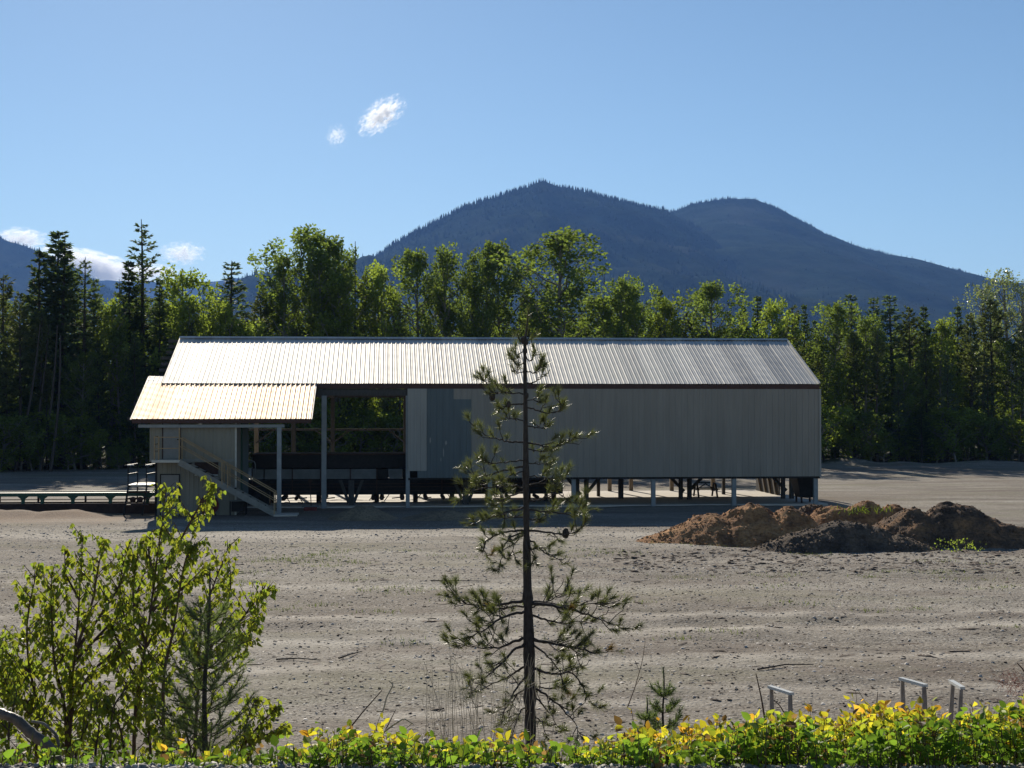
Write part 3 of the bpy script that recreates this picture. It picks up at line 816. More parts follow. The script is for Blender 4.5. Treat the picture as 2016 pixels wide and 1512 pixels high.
for px in (516, 560, 585, 640, 738, 768, 830, 880):   # hangers and chain guides
    u = U(px, 2.6); s = r_.choice([-1, 1])
    MB().beam((u, 2.6, zc(972)), (u + s * .28, 2.6, .12 + .1 * r_.rand()), .04, .04).beam((u + .1, 2.62, .32), (u + .5, 2.62, .36), .03, .05).build('hanger', M['rust'], cv, off)
# drive unit at the left end
MB().box(U(490, 1.8), U(532, 1.8), 1.4, 2.1, .08, 1.0).cyl((U(515, 1.6), 1.2, .75), (U(515, 1.6), 1.4, .75), .28, 16).cyl((U(505, 1.6), 1.1, .5), (U(505, 1.6), 1.4, .5), .2, 14).build('drive_unit', M['dark_steel'], cv, off)
# pipe handrail at the conveyor's end
pts = [W(U(481, 1.6), 1.6, Z(907, -7, 1.6)), W(U(496, 1.6), 1.6, Z(907, -7, 1.6)), W(U(501, 1.6), 1.6, Z(909, -7, 1.6)), W(U(503, 1.6), 1.6, Z(914, -7, 1.6)), W(U(503, 1.6), 1.6, Z(938, -7, 1.6))]
o = link('pipe_rail', tube_mesh('pipe_rail', [(pts, [.03] * 5)], 8), M['post'])
setp(o, 'bent grey pipe rail at the left end of the dark conveyor', 'railing')
# dark hopper tank at the right end under the floor
tk, off = sthing('hopper', 'dark steel hopper standing in the right end corner beneath the shed', 'hopper', U(1590, 1.2), 1.2)
ux = U(1590, 1.2)
MB().hexa([(ux - .45, .9, .35), (ux + .35, .9, .35), (ux + .35, 2.0, .35), (ux - .45, 2.0, .35), (ux - .7, .7, 1.45), (ux + .4, .7, 1.45), (ux + .4, 2.2, 1.45), (ux - .7, 2.2, 1.45)]).build('bin', M['dark_steel'], tk, off, bevel=.02)
for a, b in ((-.4, .95), (.3, .95), (-.4, 1.9), (.3, 1.9)):
    MB().box(ux + a - .04, ux + a + .04, b - .04, b + .04, -.02, .4).build('leg', M['rust'], tk, off)
# picnic table on the slab
pt, off = sthing('picnic_table', 'small dark picnic table standing on the sunlit slab beneath the shed', 'table', U(1388, 6.5), 6.5, z=.075)
pu = U(1388, 6.5); pv = 6.5; s0 = .075
L0, L1 = U(1366, 6.5), U(1411, 6.5)
for q in range(3): 
    pass
MB().box(L0, L1, pv - .72, pv - .44, s0 + .42, s0 + .46).build('seat', M['dark_steel'], pt, off)
MB().box(L0, L1, pv + .44, pv + .72, s0 + .42, s0 + .46).build('seat', M['dark_steel'], pt, off)
MB().box(U(1373, 6.5), U(1396, 6.5), pv - .36, pv + .36, s0 + .74, s0 + .785).build('tabletop', M['dark_steel'], pt, off)
for u in (L0 + .12, L1 - .12):
    MB().beam((u, pv - .66, s0), (u, pv - .2, s0 + .74), .05, .09, up=(1, 0, 0)).build('leg', M['dark_steel'], pt, off)
    MB().beam((u, pv + .66, s0), (u, pv + .2, s0 + .74), .05, .09, up=(1, 0, 0)).build('leg', M['dark_steel'], pt, off)
    MB().box(u - .025, u + .025, pv - .7, pv + .7, s0 + .36, s0 + .42).build('crossbar', M['dark_steel'], pt, off)
    MB().beam((u, pv, s0 + .38), ((L0 + L1) / 2, pv, s0 + .7), .05, .05).build('brace', M['dark_steel'], pt, off)
# red jack stand and hose reel
js, off = sthing('jack_stand', 'thin upright stand with a red base in the shade of the open bay', 'stand', U(614, -1.6), -1.6)
ju = U(614, -1.6)
MB().cyl((ju - .02, -1.6, .2), (ju - .08, -1.6, 1.35), .022, 8).build('pole', M['rust'], js, off)
MB().cyl((ju - .08, -1.66, 1.42), (ju - .08, -1.56, 1.42), .10, 14).build('disc', M['rust'], js, off)
MB().box(ju - .35, ju + .25, -1.8, -1.4, -.02, .20).cyl((ju - .25, -1.86, .1), (ju - .25, -1.8, .1), .12, 12).cyl((ju + .15, -1.86, .1), (ju + .15, -1.8, .1), .12, 12).build('base', M['red_paint'], js, off, bevel=.02)
MB().box(ju - .45, ju + .35, -1.85, -1.4, .201, .235).build('tray', M['panel_grey'], js, off)
hr, off = sthing('hose_reel', 'dark red hose coil leaning on the cream wall beneath the stair', 'hose reel', U(412, -3.95), -3.95)
hu = U(412, -3.95)
paths = []
for k in range(5):
    a = np.linspace(0, 2 * math.pi, 28); rr = .42 - .045 * k
    paths.append((np.stack([rr * np.cos(a), 0 * a + .03 * (k % 2), .46 + rr * np.sin(a)], -1), np.full(28, .024)))
link('hose', tube_mesh('hose', paths, 8), M['red_paint'], hr)
MB().cyl((hu, -3.99, .46), (hu, -3.8, .46), .15, 14).build('hub', M['rust'], hr, off)
MB().beam((hu - .3, -3.85, -.02), (hu, -3.85, .46), .05, .05).beam((hu + .3, -3.85, -.02), (hu, -3.85, .46), .05, .05).build('foot', M['rust'], hr, off)
# bench-like scrap table under the stair
bt, off = sthing('work_bench', 'low dark workbench in the shade beneath the stair', 'bench', U(462, -3.9), -3.9)
b0, b1 = U(452, -3.9), U(486, -3.9)
MB().box(b0, b1, -4.0, -3.4, .62, .67).build('top', M['panel_grey'], bt, off)
for u in (b0 + .05, b1 - .05):
    for v in (-3.95, -3.45): MB().box(u - .03, u + .03, v - .03, v + .03, -.02, .62).build('leg', M['dark_steel'], bt, off)
MB().box(b0 + .1, b1 - .1, -3.9, -3.5, .15, .6).build('cabinet', M['dark_steel'], bt, off)

# green outfeed conveyor to the left of the shed
V0 = -2.4
gu0, gu1 = U(-260, V0), U(309, V0)
gc, off = sthing('outfeed_conveyor', 'long low green steel conveyor on dark sleepers left of the shed', 'conveyor', gu1, V0)
zg = lambda py: Z(py, -15, V0)
MB().box(gu0, gu1, V0, V0 + .14, zg(977), zg(970)).build('rail', M['green_steel'], gc, off)
MB().box(gu0, gu1, V0 + 1.5, V0 + 1.64, zg(977), zg(970)).build('rail', M['green_steel'], gc, off)
MB().box(gu0, gu1, V0 + .6, V0 + .9, zg(975), zg(971)).build('rail', M['dark_steel'], gc, off)
for px in (-230, -140, -50, 45, 83, 143, 217, 290):
    u = U(px, V0)
    MB().hexa([(u - .05, V0 + .02, .18), (u + .05, V0 + .02, .18), (u + .05, V0 + .12, .18), (u - .05, V0 + .12, .18), (u - .06, V0 + .02, zg(983)), (u + .1, V0 + .02, zg(983)), (u + .1, V0 + .12, zg(983)), (u - .06, V0 + .12, zg(983))]).prism(
        [(u - .22, V0 + .02, zg(977)), (u + .26, V0 + .02, zg(977)), (u + .08, V0 + .02, zg(983)), (u - .05, V0 + .02, zg(983))], (0, .1, 0)).build('bracket', M['green_steel'], gc, off)
for px in (-180, -90, 0, 76, 169, 250):
    u = U(px, V0 + 1.5); MB().box(u - .04, u + .04, V0 + 1.5, V0 + 1.6, .1, zg(974)).build('leg', M['rust'], gc, off)
MB().box(gu0, gu1, V0 + 1.3, V0 + 1.36, zg(987), zg(985.4)).build('rod', M['rust'], gc, off)
MB().box(gu0, gu1, V0 - .1, V0 + .2, -.05, zg(991)).build('sleeper', M['rust'], gc, off)
MB().box(gu0, gu1, V0 + 1.4, V0 + 1.7, -.05, zg(991)).build('sleeper', M['rust'], gc, off)

# steel step platform over the green conveyor
sp, off = sthing('step_platform', 'dark steel crossover platform with handrails against the cream wall', 'platform', U(275, -2.9), -2.9)
def zp(py): return Z(py, -13, -2.9)
a0, a1 = U(254, -2.9), U(300, -2.9)
MB().box(a0, a1, -3.2, -1.2, zp(958), zp(954)).build('deck', M['dark_steel'], sp, off)
MB().box(a0 + .15, a1 - .2, -3.23, -3.201, zp(957), zp(953.5)).build('toe_board', M['sill'], sp, off)
for k, py in enumerate((968, 979, 992)):
    MB().box(a0 + .03, a1 - .05, -3.45 - .18 * k, -3.2 - .18 * k, zp(py + 1.2), zp(py - 1)).build('step', M['rust'], sp, off)
for u in (a0, U(290, -2.9)):
    MB().beam((u + .05, -3.22, zp(955)), (u - .05, -3.85, .0), .05, .10).build('stringer', M['dark_steel'], sp, off)
    MB().box(u + .1, u + .15, -1.3, -1.25, -.02, zp(958)).build('leg', M['dark_steel'], sp, off)
    h = MB().box(u, u + .045, -3.2, -3.15, zp(956), zp(915)).box(u + .16, u + .205, -1.6, -1.55, zp(956), zp(915)).beam((u + .02, -3.2, zp(915)), (u + .18, -1.57, zp(915)), .06, .05).beam((u + .02, -3.2, zp(933)), (u + .18, -1.57, zp(933)), .05, .05)
    h.build('handrail', M['dark_steel'], sp, off)
    MB().box(u - .03, u + .30, -3.26, -3.21, zp(916), zp(914.2)).build('grip', M['white'], sp, off)
b = MB()
for k in range(2):
    c = U(263 + 14 * k, -2.6)
    b.cyl((c, -2.75, zp(984)), (c, -2.6, zp(984)), .13, 16)
b.build('roller', M['rust'], sp, off)

# ------------------------------------------------------------ soil piles
def pile(name, label, mat, cx, cy, mounds, seed, rough=.17, ext=(4, 3.2), parts=()):
    n, m = 150, 110
    x = np.linspace(-ext[0], ext[0], n); y = np.linspace(-ext[1], ext[1], m)
    X, Y = np.meshgrid(x, y)
    wx = X + .35 * fbm(X * .8 + seed, Y * .8, 3, seed + 50); wy = Y + .35 * fbm(X * .8, Y * .8 + seed, 3, seed + 60)
    Zh = np.full_like(X, -.35)
    for mx, my, rx, ry, h in mounds:
        d = np.sqrt(((wx - mx) / rx) ** 2 + ((wy - my) / ry) ** 2)
        zz = h * (1 - d) * 1.12
        zz = np.where(zz > h * .86, h * .86 + (zz - h * .86) * .5, zz)
        Zh = np.maximum(Zh, zz)
    body = np.clip((Zh + .1) / .5, 0, 1)
    f = fbm(X * 1.5 + seed, Y * 1.5, 3, seed); rg = 1 - np.abs(fbm(X * 2.6, Y * 2.6 + seed, 4, seed + 9)) * 2
    lump = fbm(X * 5, Y * 5, 3, seed + 20)
    Zh = Zh + body * (rough * f * .65 + .035 * (rg - .6) + .03 * lump)
    V = np.stack([X, Y, Zh], -1).reshape(-1, 3)
    i = np.arange(m - 1)[:, None] * n; j = np.arange(n - 1)[None, :]
    F = np.stack([i + j, i + j + 1, i + n + j + 1, i + n + j], -1).reshape(-1, 4)
    zc_ = V[F, 2].max(1); F = F[zc_ > -.12]
    o = link(name, np_mesh(name, V, F), M[mat], smooth=True); o.location = (cx, cy, 0)
    return setp(o, label, 'soil pile')
pile('dirt_pile', 'long orange-brown soil pile, leftmost of the heaps and nearest the shed', 'soil_orange', px2x(1450, 54), 54.2,
     [(-.9, .2, 2.6, 2.2, 1.0), (.6, .4, 2.6, 2.3, 1.38), (1.9, .0, 1.8, 2.0, 1.32), (-2.1, -.2, 1.4, 1.3, .45)], 3, ext=(4.4, 3))
pile('dirt_pile', 'orange soil heap with grass on it, back middle of the heaps', 'soil_orange', px2x(1700, 56), 56,
     [(-1.2, .2, 2.0, 2.0, 1.22), (.1, .4, 2.2, 2.2, 1.42), (1.3, .2, 2.2, 2.0, 1.28)], 8, ext=(4, 3))
pile('dirt_pile', 'low dark grey-brown soil heap in front of the orange heaps', 'soil_dark', px2x(1655, 51.8), 51.8,
     [(0, 0, 3.0, 1.9, .98), (-1.4, -.3, 1.8, 1.3, .6), (1.8, -.6, 1.6, 1.2, .5)], 14, rough=.15, ext=(3.6, 2.4))
pile('dirt_pile', 'tall dark brown soil heap, rightmost, sloping down at the photo edge', 'soil_mixed', px2x(1860, 53.4), 53.4,
     [(.3, .2, 2.9, 2.4, 1.52), (-1.2, .1, 2.0, 2.2, 1.30), (1.9, -.4, 2.4, 1.8, .72)], 21, ext=(4.6, 3.2))
pile('dirt_pile', 'short brown soil heap behind the orange pile at the shed corner', 'soil_mixed', px2x(1600, 59.5), 59.5,
     [(0, 0, 2.2, 1.6, 1.05)], 27, ext=(2.8, 2.2))
pile('sawdust_pile', 'low conical sawdust pile in the shade below the open bay', 'sand', px2x(712, 65), 65.2, [(0, 0, 1.5, 1.3, .62)], 33, rough=.04, ext=(1.8, 1.6))
pile('sawdust_pile', 'flat wide sawdust spill in the shade under the blue-grey siding', 'sand', px2x(878, 65.2), 65.4, [(0, 0, 1.9, 1.3, .36)], 36, rough=.05, ext=(2.2, 1.6))

def clods(src, n, seed, mat, smin, smax):
    """loose clods lying on a pile's own surface"""
    me = src.data; r = R(seed)
    co = np.zeros(len(me.vertices) * 3); me.vertices.foreach_get('co', co); co = co.reshape(-1, 3)
    co = co[co[:, 2] > .0]; P = co[r.randint(0, len(co), n)]
    base = np.array([(-1, -1, -.6), (1, -1, -.6), (1, 1, -.6), (-1, 1, -.6), (-.6, -.6, .7), (.6, -.6, .7), (.6, .6, .7), (-.6, .6, .7)], float)
    s = smin + (smax - smin) * r.rand(n) ** 3
    V = base[None] * (1 + .35 * r.randn(n, 8, 3)) * .5 * s[:, None, None] + P[:, None, :]
    F = np.array([(0, 1, 5, 4), (1, 2, 6, 5), (2, 3, 7, 6), (3, 0, 4, 7), (4, 5, 6, 7)])
    F = (np.arange(n)[:, None, None] * 8 + F[None]).reshape(-1, 4)
    o = link('clods', np_mesh('clods', V.reshape(-1, 3), F), M[mat], src)
    o['kind'] = 'stuff'
for q, o in enumerate([o for o in list(COL.objects) if o.name.startswith('dirt_pile')]):
    clods(o, 1900, 60 + q, ['soil_orange', 'soil_orange', 'soil_dark', 'soil_mixed', 'soil_mixed'][q], .02, .11)

# ------------------------------------------------------------ loose litter: stones, bark, wood chips
def litter(name, mat, n, x0, x1, y0, y1, smin, smax, seed, flat=.4, long=1.0, zofs=0.0):
    r = R(seed)
    x = x0 + (x1 - x0) * r.rand(n); y = y0 + (y1 - y0) * r.rand(n) ** 1.0
    s = smin + (smax - smin) * r.rand(n) ** 4
    a = r.rand(n) * 6.28
    z = gz(x, y)
    base = np.array([(-1, -1, 0), (1, -1, 0), (1, 1, 0), (-1, 1, 0), (-.6, -.6, 1), (.6, -.6, 1), (.6, .6, 1), (-.6, .6, 1)], float)
    Vv = base[None] * (1 + .35 * r.randn(n, 8, 3)) * .5
    Vv[..., 2] = np.maximum(Vv[..., 2], -.1)
    lo = 1 + (long - 1) * r.rand(n)
    Vv = Vv * np.stack([s * lo, s, s * flat * (.4 + r.rand(n))], -1)[:, None, :]
    c, sn = np.cos(a)[:, None], np.sin(a)[:, None]
    X = Vv[..., 0] * c - Vv[..., 1] * sn + x[:, None]; Y = Vv[..., 0] * sn + Vv[..., 1] * c + y[:, None]
    V = np.stack([X, Y, Vv[..., 2] + z[:, None] + zofs], -1).reshape(-1, 3)
    F = np.array([(0, 1, 5, 4), (1, 2, 6, 5), (2, 3, 7, 6), (3, 0, 4, 7), (4, 5, 6, 7)])
    F = (np.arange(n)[:, None, None] * 8 + F[None]).reshape(-1, 4)
    o = link(name, np_mesh(name, V, F), mat)
    return setp(o, kind='stuff')
M['stone'] = simple('stone', (.24, .225, .21), .9, var=.5, scale=3)
M['stone_light'] = simple('pale_stone', (.46, .43, .39), .8, var=.3, scale=3)
M['bark_chip'] = simple('bark_chip', (.085, .060, .045), .9, var=.5, scale=3)
setp(litter('gravel', M['stone'], 16000, -16, 16, 19, 48, .010, .07, 1), 'grey stones strewn over the yard', 'gravel')
setp(litter('gravel', M['stone_light'], 6500, -14, 14, 19, 46, .010, .075, 2, flat=.5), 'pale stones and chips strewn over the yard', 'gravel')
setp(litter('wood_debris', M['bark_chip'], 3600, -16, 16, 19, 52, .02, .11, 3, flat=.3, long=5), 'dark bark pieces and sticks lying over the yard', 'debris')
setp(litter('wood_debris', M['bark_chip'], 2600, 3, 20, 44, 51, .03, .17, 4, flat=.4, long=2), 'dark clods and bark before the soil heaps', 'debris')
setp(litter('gravel', M['stone'], 7000, -3, 3, 6.2, 6.62, .008, .035, 5, flat=.7), 'road-shoulder gravel at the bottom edge', 'gravel')
setp(litter('gravel', M['stone_light'], 3500, -3, 3, 6.2, 6.66, .006, .03, 6, flat=.7), 'pale road-shoulder gravel at the bottom edge', 'gravel')
M['chip_pale'] = simple('pale_wood_chip', (.50, .44, .35), .8, var=.3, scale=3)
setp(litter('wood_chips', M['chip_pale'], 14000, -15, 15, 19, 45, .008, .035, 11, flat=.5, long=2.5), 'tiny pale wood chips over the yard', 'debris')
setp(litter('wood_chips', M['bark_chip'], 30000, -15, 15, 19, 45, .012, .045, 12, flat=.6, long=2.0), 'tiny dark bark crumbs over the yard', 'debris')
setp(litter('wood_chips', M['stone'], 24000, -24, 24, 44, 62, .02, .07, 13, flat=.6, long=2.0), 'coarse crumbs over the far yard', 'debris')
def stick(label, pts, r0, mat='bark_grey', name='stick'):
    P = np.array(pts, float); P[:, 2] += gz(P[:, 0], P[:, 1])
    o = link(name, tube_mesh(name, [(P, np.linspace(r0, r0 * .5, len(P)))], 6), M[mat], smooth=True)
    return setp(o, label, 'branch')
def gy(py): return CAMZ * FPX / (py - 800)
for lab, a, b in (('thin dark stick lying on the gravel, left of the pine', (545, 1296), (632, 1300)), ('dark stick slanting on the gravel beside the pale rubble', (668, 1296), (712, 1283)),
                  ('short dark branch lying in the yard left of the pine trunk, halfway to the shed', (848, 1147), (965, 1145)), ('dark log piece lying in the right foreground yard', (1490, 1318), (1600, 1310))):
    d1, d2 = gy(a[1]), gy(b[1])
    A = (px2x(a[0], d1), d1, .03); B = (px2x(b[0], d2), d2, .03)
    mid = ((A[0] + B[0]) / 2, (A[1] + B[1]) / 2 + .05, .05)
    stick(lab, [A, mid, B], .018, 'bark_pine', 'fallen_branch')
# low grass tufts in the yard
def tufts(name, spots, seed, mat='grass', h=.12, n=60, spread=.5, label=None):
    r = R(seed); P = []; H = []
    for x, y, s in spots:
        k = int(n * s); px_ = x + r.randn(k) * spread * s; py_ = y + r.randn(k) * spread * .6 * s
        P.append(np.stack([px_, py_, gz(px_, py_)], -1)); H.append(h * (.5 + r.rand(k)))
    P = np.concatenate(P); H = np.concatenate(H); D = r.randn(len(P), 3) * .35; D[:, 2] = 1
    t = (.45 + .5 * r.rand(len(P), 1)) * np.array([[1.2, 1, .75]])
    o = link(name, leaf_mesh(name, P, D, r.randn(len(P), 3), H, H * .12 + .006, T_NEEDLE, t), M[mat])
    return setp(o, label, 'grass', kind='stuff')
sp_ = [(px2x(px, gy(py)), gy(py), s) for px, py, s in ((540, 1103, 2.2), (575, 1104, 2), (610, 1102, 1.6), (1310, 1070, .8), (1370, 1072, 1.2), (1420, 1075, .8), (1150, 1085, 1.5), (1200, 1090, 1.5), (900, 1095, 1.2))]
r_ = R(77)
for k in range(60): sp_.append((r_.uniform(-14, 15), r_.uniform(30, 52), .4 + .8 * r_.rand()))
tufts('grass', sp_, 6, n=90, h=.07, label='sparse green grass patches in the gravel yard')
pt_ = [(px2x(px, 55.2) , 54.6, s) for px, s in ((1685, 1.0), (1700, 1.2), (1715, .8))]
r = R(3); k = 90
X_ = px2x(1695, 54.5) + r.randn(k) * .5; Y_ = 54.0 + r.randn(k) * .35
o = link('grass', leaf_mesh('grass', np.stack([X_, Y_, 1.0 + r.rand(k) * .22], -1), r.randn(k, 3) * .5 + np.array([0, 0, 1]), r.randn(k, 3), .22, .03, T_NEEDLE, np.full((k, 3), .9) * np.array([1.25, 1, .7])), M['grass'])
setp(o, 'dry green grass growing on the orange soil heap', 'grass', kind='stuff')
# ------------------------------------------------------------ forest
def conifer_proto(seed, h=16, spread=2.6, clear=.15, dens=1.0, droop=-.1, topgap=0, mat='needle_dark', shape=.8, csize=1.0, bark='bark', dead=.0):
    r = R(seed); rp = random.Random(seed)
    t = np.linspace(0, 1, 9)
    lean = r.randn(2) * .12
    trunk = np.stack([lean[0] * t * 2 + .08 * np.sin(t * 5), lean[1] * t * 2, -.4 + (h + .4) * t], -1)
    tr = .011 * h * (1 - t) ** .85 + .018
    paths = [(trunk, tr)]
    P, D, L, Wd, Tn = [], [], [], [], []
    z = h * clear; 
    while z < h * .985:
        q = (z / h - clear) / (1 - clear)
        gap = h * (.020 + .018 * (1 - q)) / dens ** .5
        prof = spread * (1 - q) ** shape * (.35 + .65 * min(1, q * 5 + .25))
        k = 5 if q < .9 else 4
        a0 = r.rand() * 6.28
        for b in range(k):
            if r.rand() < .1: continue
            a = a0 + b * 6.28 / k + r.randn() * .35
            ln = max(.22, prof * (.55 + .65 * r.rand()))
            rise = droop + .55 * q + r.randn() * .12
            cx, cy = np.interp(z, trunk[:, 2], trunk[:, 0]), np.interp(z, trunk[:, 2], trunk[:, 1])
            s = np.linspace(0, 1, 4)
            pts = np.stack([cx + math.cos(a) * ln * s, cy + math.sin(a) * ln * s, z + ln * (rise * s + .22 * s ** 2.4)], -1)
            paths.append((pts, np.array([.022, .016, .01, .004]) * (.5 + ln / 2)))
            if r.rand() < dead: continue
            n = int((9 + 30 * ln) * dens * csize ** -1.2)
            u = .18 + .85 * r.rand(n) ** .8
            base = pts[0] + (pts[-1] - pts[0]) * u[:, None]; base[:, 2] = z + ln * (rise * u + .22 * u ** 2.4)
            side = np.stack([-math.sin(a) * np.ones(n), math.cos(a) * np.ones(n), np.zeros(n)], -1) * (r.choice([-1, 1], n) * (.15 + .30 * r.rand(n)) * (1.15 - u))[:, None]
            fw = np.array([math.cos(a), math.sin(a), .25])
            P.append(base + side * ln * .30 * r.rand(n, 1)); D.append(fw * .8 + side * 3.2 + r.randn(n, 3) * .38)
            L.append((.24 + .22 * r.rand(n)) * csize * (.65 + .35 * min(1, ln))); Wd.append(np.full(n, .13) * csize); 
            Tn.append((.75 + .5 * r.rand(n))[:, None] * np.ones((1, 3)))
        z += gap * (.6 + .8 * r.rand())
    P, D, L, Wd, Tn = map(np.concatenate, (P, D, L, Wd, Tn))
    N = r.randn(len(P), 3) * .8 + np.array([0, 0, 1])
    tm = tube_mesh('trunk', paths, 5); cm = leaf_mesh('crown', P, D, N, L, Wd, T_CARD, Tn)
    tm.materials.append(M[bark]); cm.materials.append(M[mat])
    return dict(h=h, t=tm, c=cm)

def broad_proto(seed, h=14, spread=3.0, clear=.2, dens=1.0, up=.9, mat='leaf_green', leaf=.20, clump=.42, nb=34, bark='bark_grey', top=.9):
    r = R(seed)
    t = np.linspace(0, 1, 10)
    trunk = np.stack([.25 * np.sin(t * 4 + seed), .2 * np.cos(t * 3 + seed) - .2, -.4 + (h * .97 + .4) * t], -1)
    paths = [(trunk, .012 * h * (1 - t) ** .8 + .02)]
    C = []; S = []
    for b in range(nb):
        q = ((b + .5) / nb) ** .85
        z = h * (clear + (.93 - clear) * q)
        prof = spread * (math.sin(math.pi * min(1, .22 + .76 * q)) ** .7) * (.55 + .6 * r.rand())
        a = b * 2.4 + r.randn() * .4
        cx, cy = np.interp(z, trunk[:, 2], trunk[:, 0]), np.interp(z, trunk[:, 2], trunk[:, 1])
        s = np.linspace(0, 1, 5); rise = up * (.55 + .6 * q) + r.randn() * .12
        hz = prof; vz = min(prof * rise + .4 * q, h * 1.0 - z)
        pts = np.stack([cx + math.cos(a) * hz * s, cy + math.sin(a) * hz * s, z + vz * (s * .6 + .4 * s ** 2)], -1)
        pts[1:] += r.randn(4, 3) * .08
        paths.append((pts, np.array([.05, .038, .026, .016, .006]) * (.5 + hz / 3)))
        for m_ in range(3 + int(hz * 1.7)):
            u = .28 + .74 * r.rand() ** .75
            c = pts[0] + (pts[-1] - pts[0]) * u; c[2] = z + vz * (u * .6 + .4 * u * u)
            off = r.randn(3) * np.array([.32, .32, .26]) * (.4 + .4 * hz)
            e = c + off * .8
            paths.append((np.array([c, (c + e) / 2 + r.randn(3) * .04, e]), np.array([.014, .009, .004])))
            C.append(e); S.append(clump * (.45 + .85 * r.rand()))
    # upright leader tufts
    for m_ in range(7):
        z = h * (top + .1 * r.rand()); C.append(np.array([trunk[-1][0] + r.randn() * .25, trunk[-1][1] + r.randn() * .25, z])); S.append(clump * .6)
    C = np.array(C); S = np.array(S)
    n = np.maximum(8, (44 * dens * (S / .42) ** 1.6 * (.2 / leaf) ** 1.4)).astype(int)
    idx = np.repeat(np.arange(len(C)), n)
    N_ = len(idx); dirs = norm(r.randn(N_, 3)); rr = r.rand(N_, 1) ** .45
    P = C[idx] + dirs * rr * S[idx][:, None] * np.array([.85, .85, 1.25])
    D = dirs * .6 + r.randn(N_, 3) * .6 + np.array([0, 0, .1])
    ct = (.8 + .4 * r.rand(len(C)))[idx][:, None]
    T = ct * (.8 + .4 * r.rand(N_, 1)) * np.ones((1, 3))
    tm = tube_mesh('trunk', paths, 5)
    cm = leaf_mesh('crown', P, D, r.randn(N_, 3), leaf * (.7 + .6 * r.rand(N_)), leaf * .75 * (.7 + .6 * r.rand(N_)), T_CARD, T)
    tm.materials.append(M[bark]); cm.materials.append(M[mat])
    return dict(h=h, t=tm, c=cm)

def snag_proto(seed, h=14):
    r = R(seed); t = np.linspace(0, 1, 8)
    trunk = np.stack([.15 * np.sin(t * 3), 0 * t, -.4 + (h + .4) * t], -1); paths = [(trunk, .008 * h * (1 - t) + .025)]
    for k in range(46):
        z = h * (.3 + .68 * r.rand()); a = r.rand() * 6.28; ln = (.2 + 1.1 * r.rand()) * (1.15 - z / h)
        s = np.linspace(0, 1, 3)
        paths.append((np.stack([math.cos(a) * ln * s, math.sin(a) * ln * s, z + ln * .3 * s ** 2], -1), np.array([.02, .012, .005])))
    tm = tube_mesh('trunk', paths, 5); tm.materials.append(M['bark'])
    return dict(h=h, t=tm, c=None)

PR = {
 'fir': [conifer_proto(1, 17, 2.3, .10, 1.25, -.15), conifer_proto(2, 15, 2.0, .12, 1.2, -.1)],
 'spire': [conifer_proto(3, 17, 2.1, .3, .75, .05, shape=.75, csize=.9)],
 'lodge': [conifer_proto(4, 16, 1.9, .42, 1.0, .1, mat='needle_olive', shape=.5), conifer_proto(5, 15, 1.7, .5, .9, .15, mat='needle_olive', shape=.55, dead=.1)],
 'larch': [conifer_proto(6, 15, 1.9, .18, .9, .1, mat='needle_blue', shape=.8)],
 'cotton': [broad_proto(11, 15, 3.2, .22, 1.0, 1.0, 'leaf_green'), broad_proto(12, 14, 2.7, .25, 1.0, 1.2, 'leaf_green', nb=30)],
 'bright': [broad_proto(13, 12, 2.4, .15, .95, 1.1, 'leaf_yellow', nb=28), broad_proto(14, 11, 2.6, .12, 1.0, .9, 'leaf_yellow', nb=30)],
 'airy': [broad_proto(15, 15, 2.4, .35, .5, 1.3, 'leaf_grey', nb=22, leaf=.17, clump=.38)],
 'shrub': [broad_proto(16, 4, 1.6, .06, .8, 1.2, 'leaf_green', nb=16, leaf=.16, clump=.36), broad_proto(17, 3.4, 1.5, .05, .8, 1.0, 'leaf_yellow', nb=14, leaf=.15, clump=.34)],
 'snag': [snag_proto(18)],
}
KNAME = dict(fir='fir_tree', spire='spruce_tree', lodge='pine_tree', larch='larch_tree', cotton='cottonwood_tree', bright='aspen_tree', airy='poplar_tree', shrub='forest_shrub', snag='dead_tree')
def tree(kind, x, y, H, seed, label=None, group=None, wide=1.0):
    r = random.Random(seed)
    p = PR[kind][seed % len(PR[kind])]
    s = H / p['h']
    cat = 'shrub' if kind == 'shrub' else 'tree'
    z = float(gz(x, y))
    e = thing(KNAME[kind], label, cat, (x, y, z - .05), r.random() * 6.28, group)
    e.scale = (s * wide, s * wide, s)
    for nm, me in (('trunk', p['t']), ('crown', p['c'])):
        if me is not None:
            o = bpy.data.objects.new(nm, me); COL.objects.link(o); o.parent = e
    return e
def edge(px):   # distance of the forest edge at a photo column
    return np.interp(px, [-400, 0, 300, 1000, 2016, 2500], [112, 114, 120, 128, 132, 134])
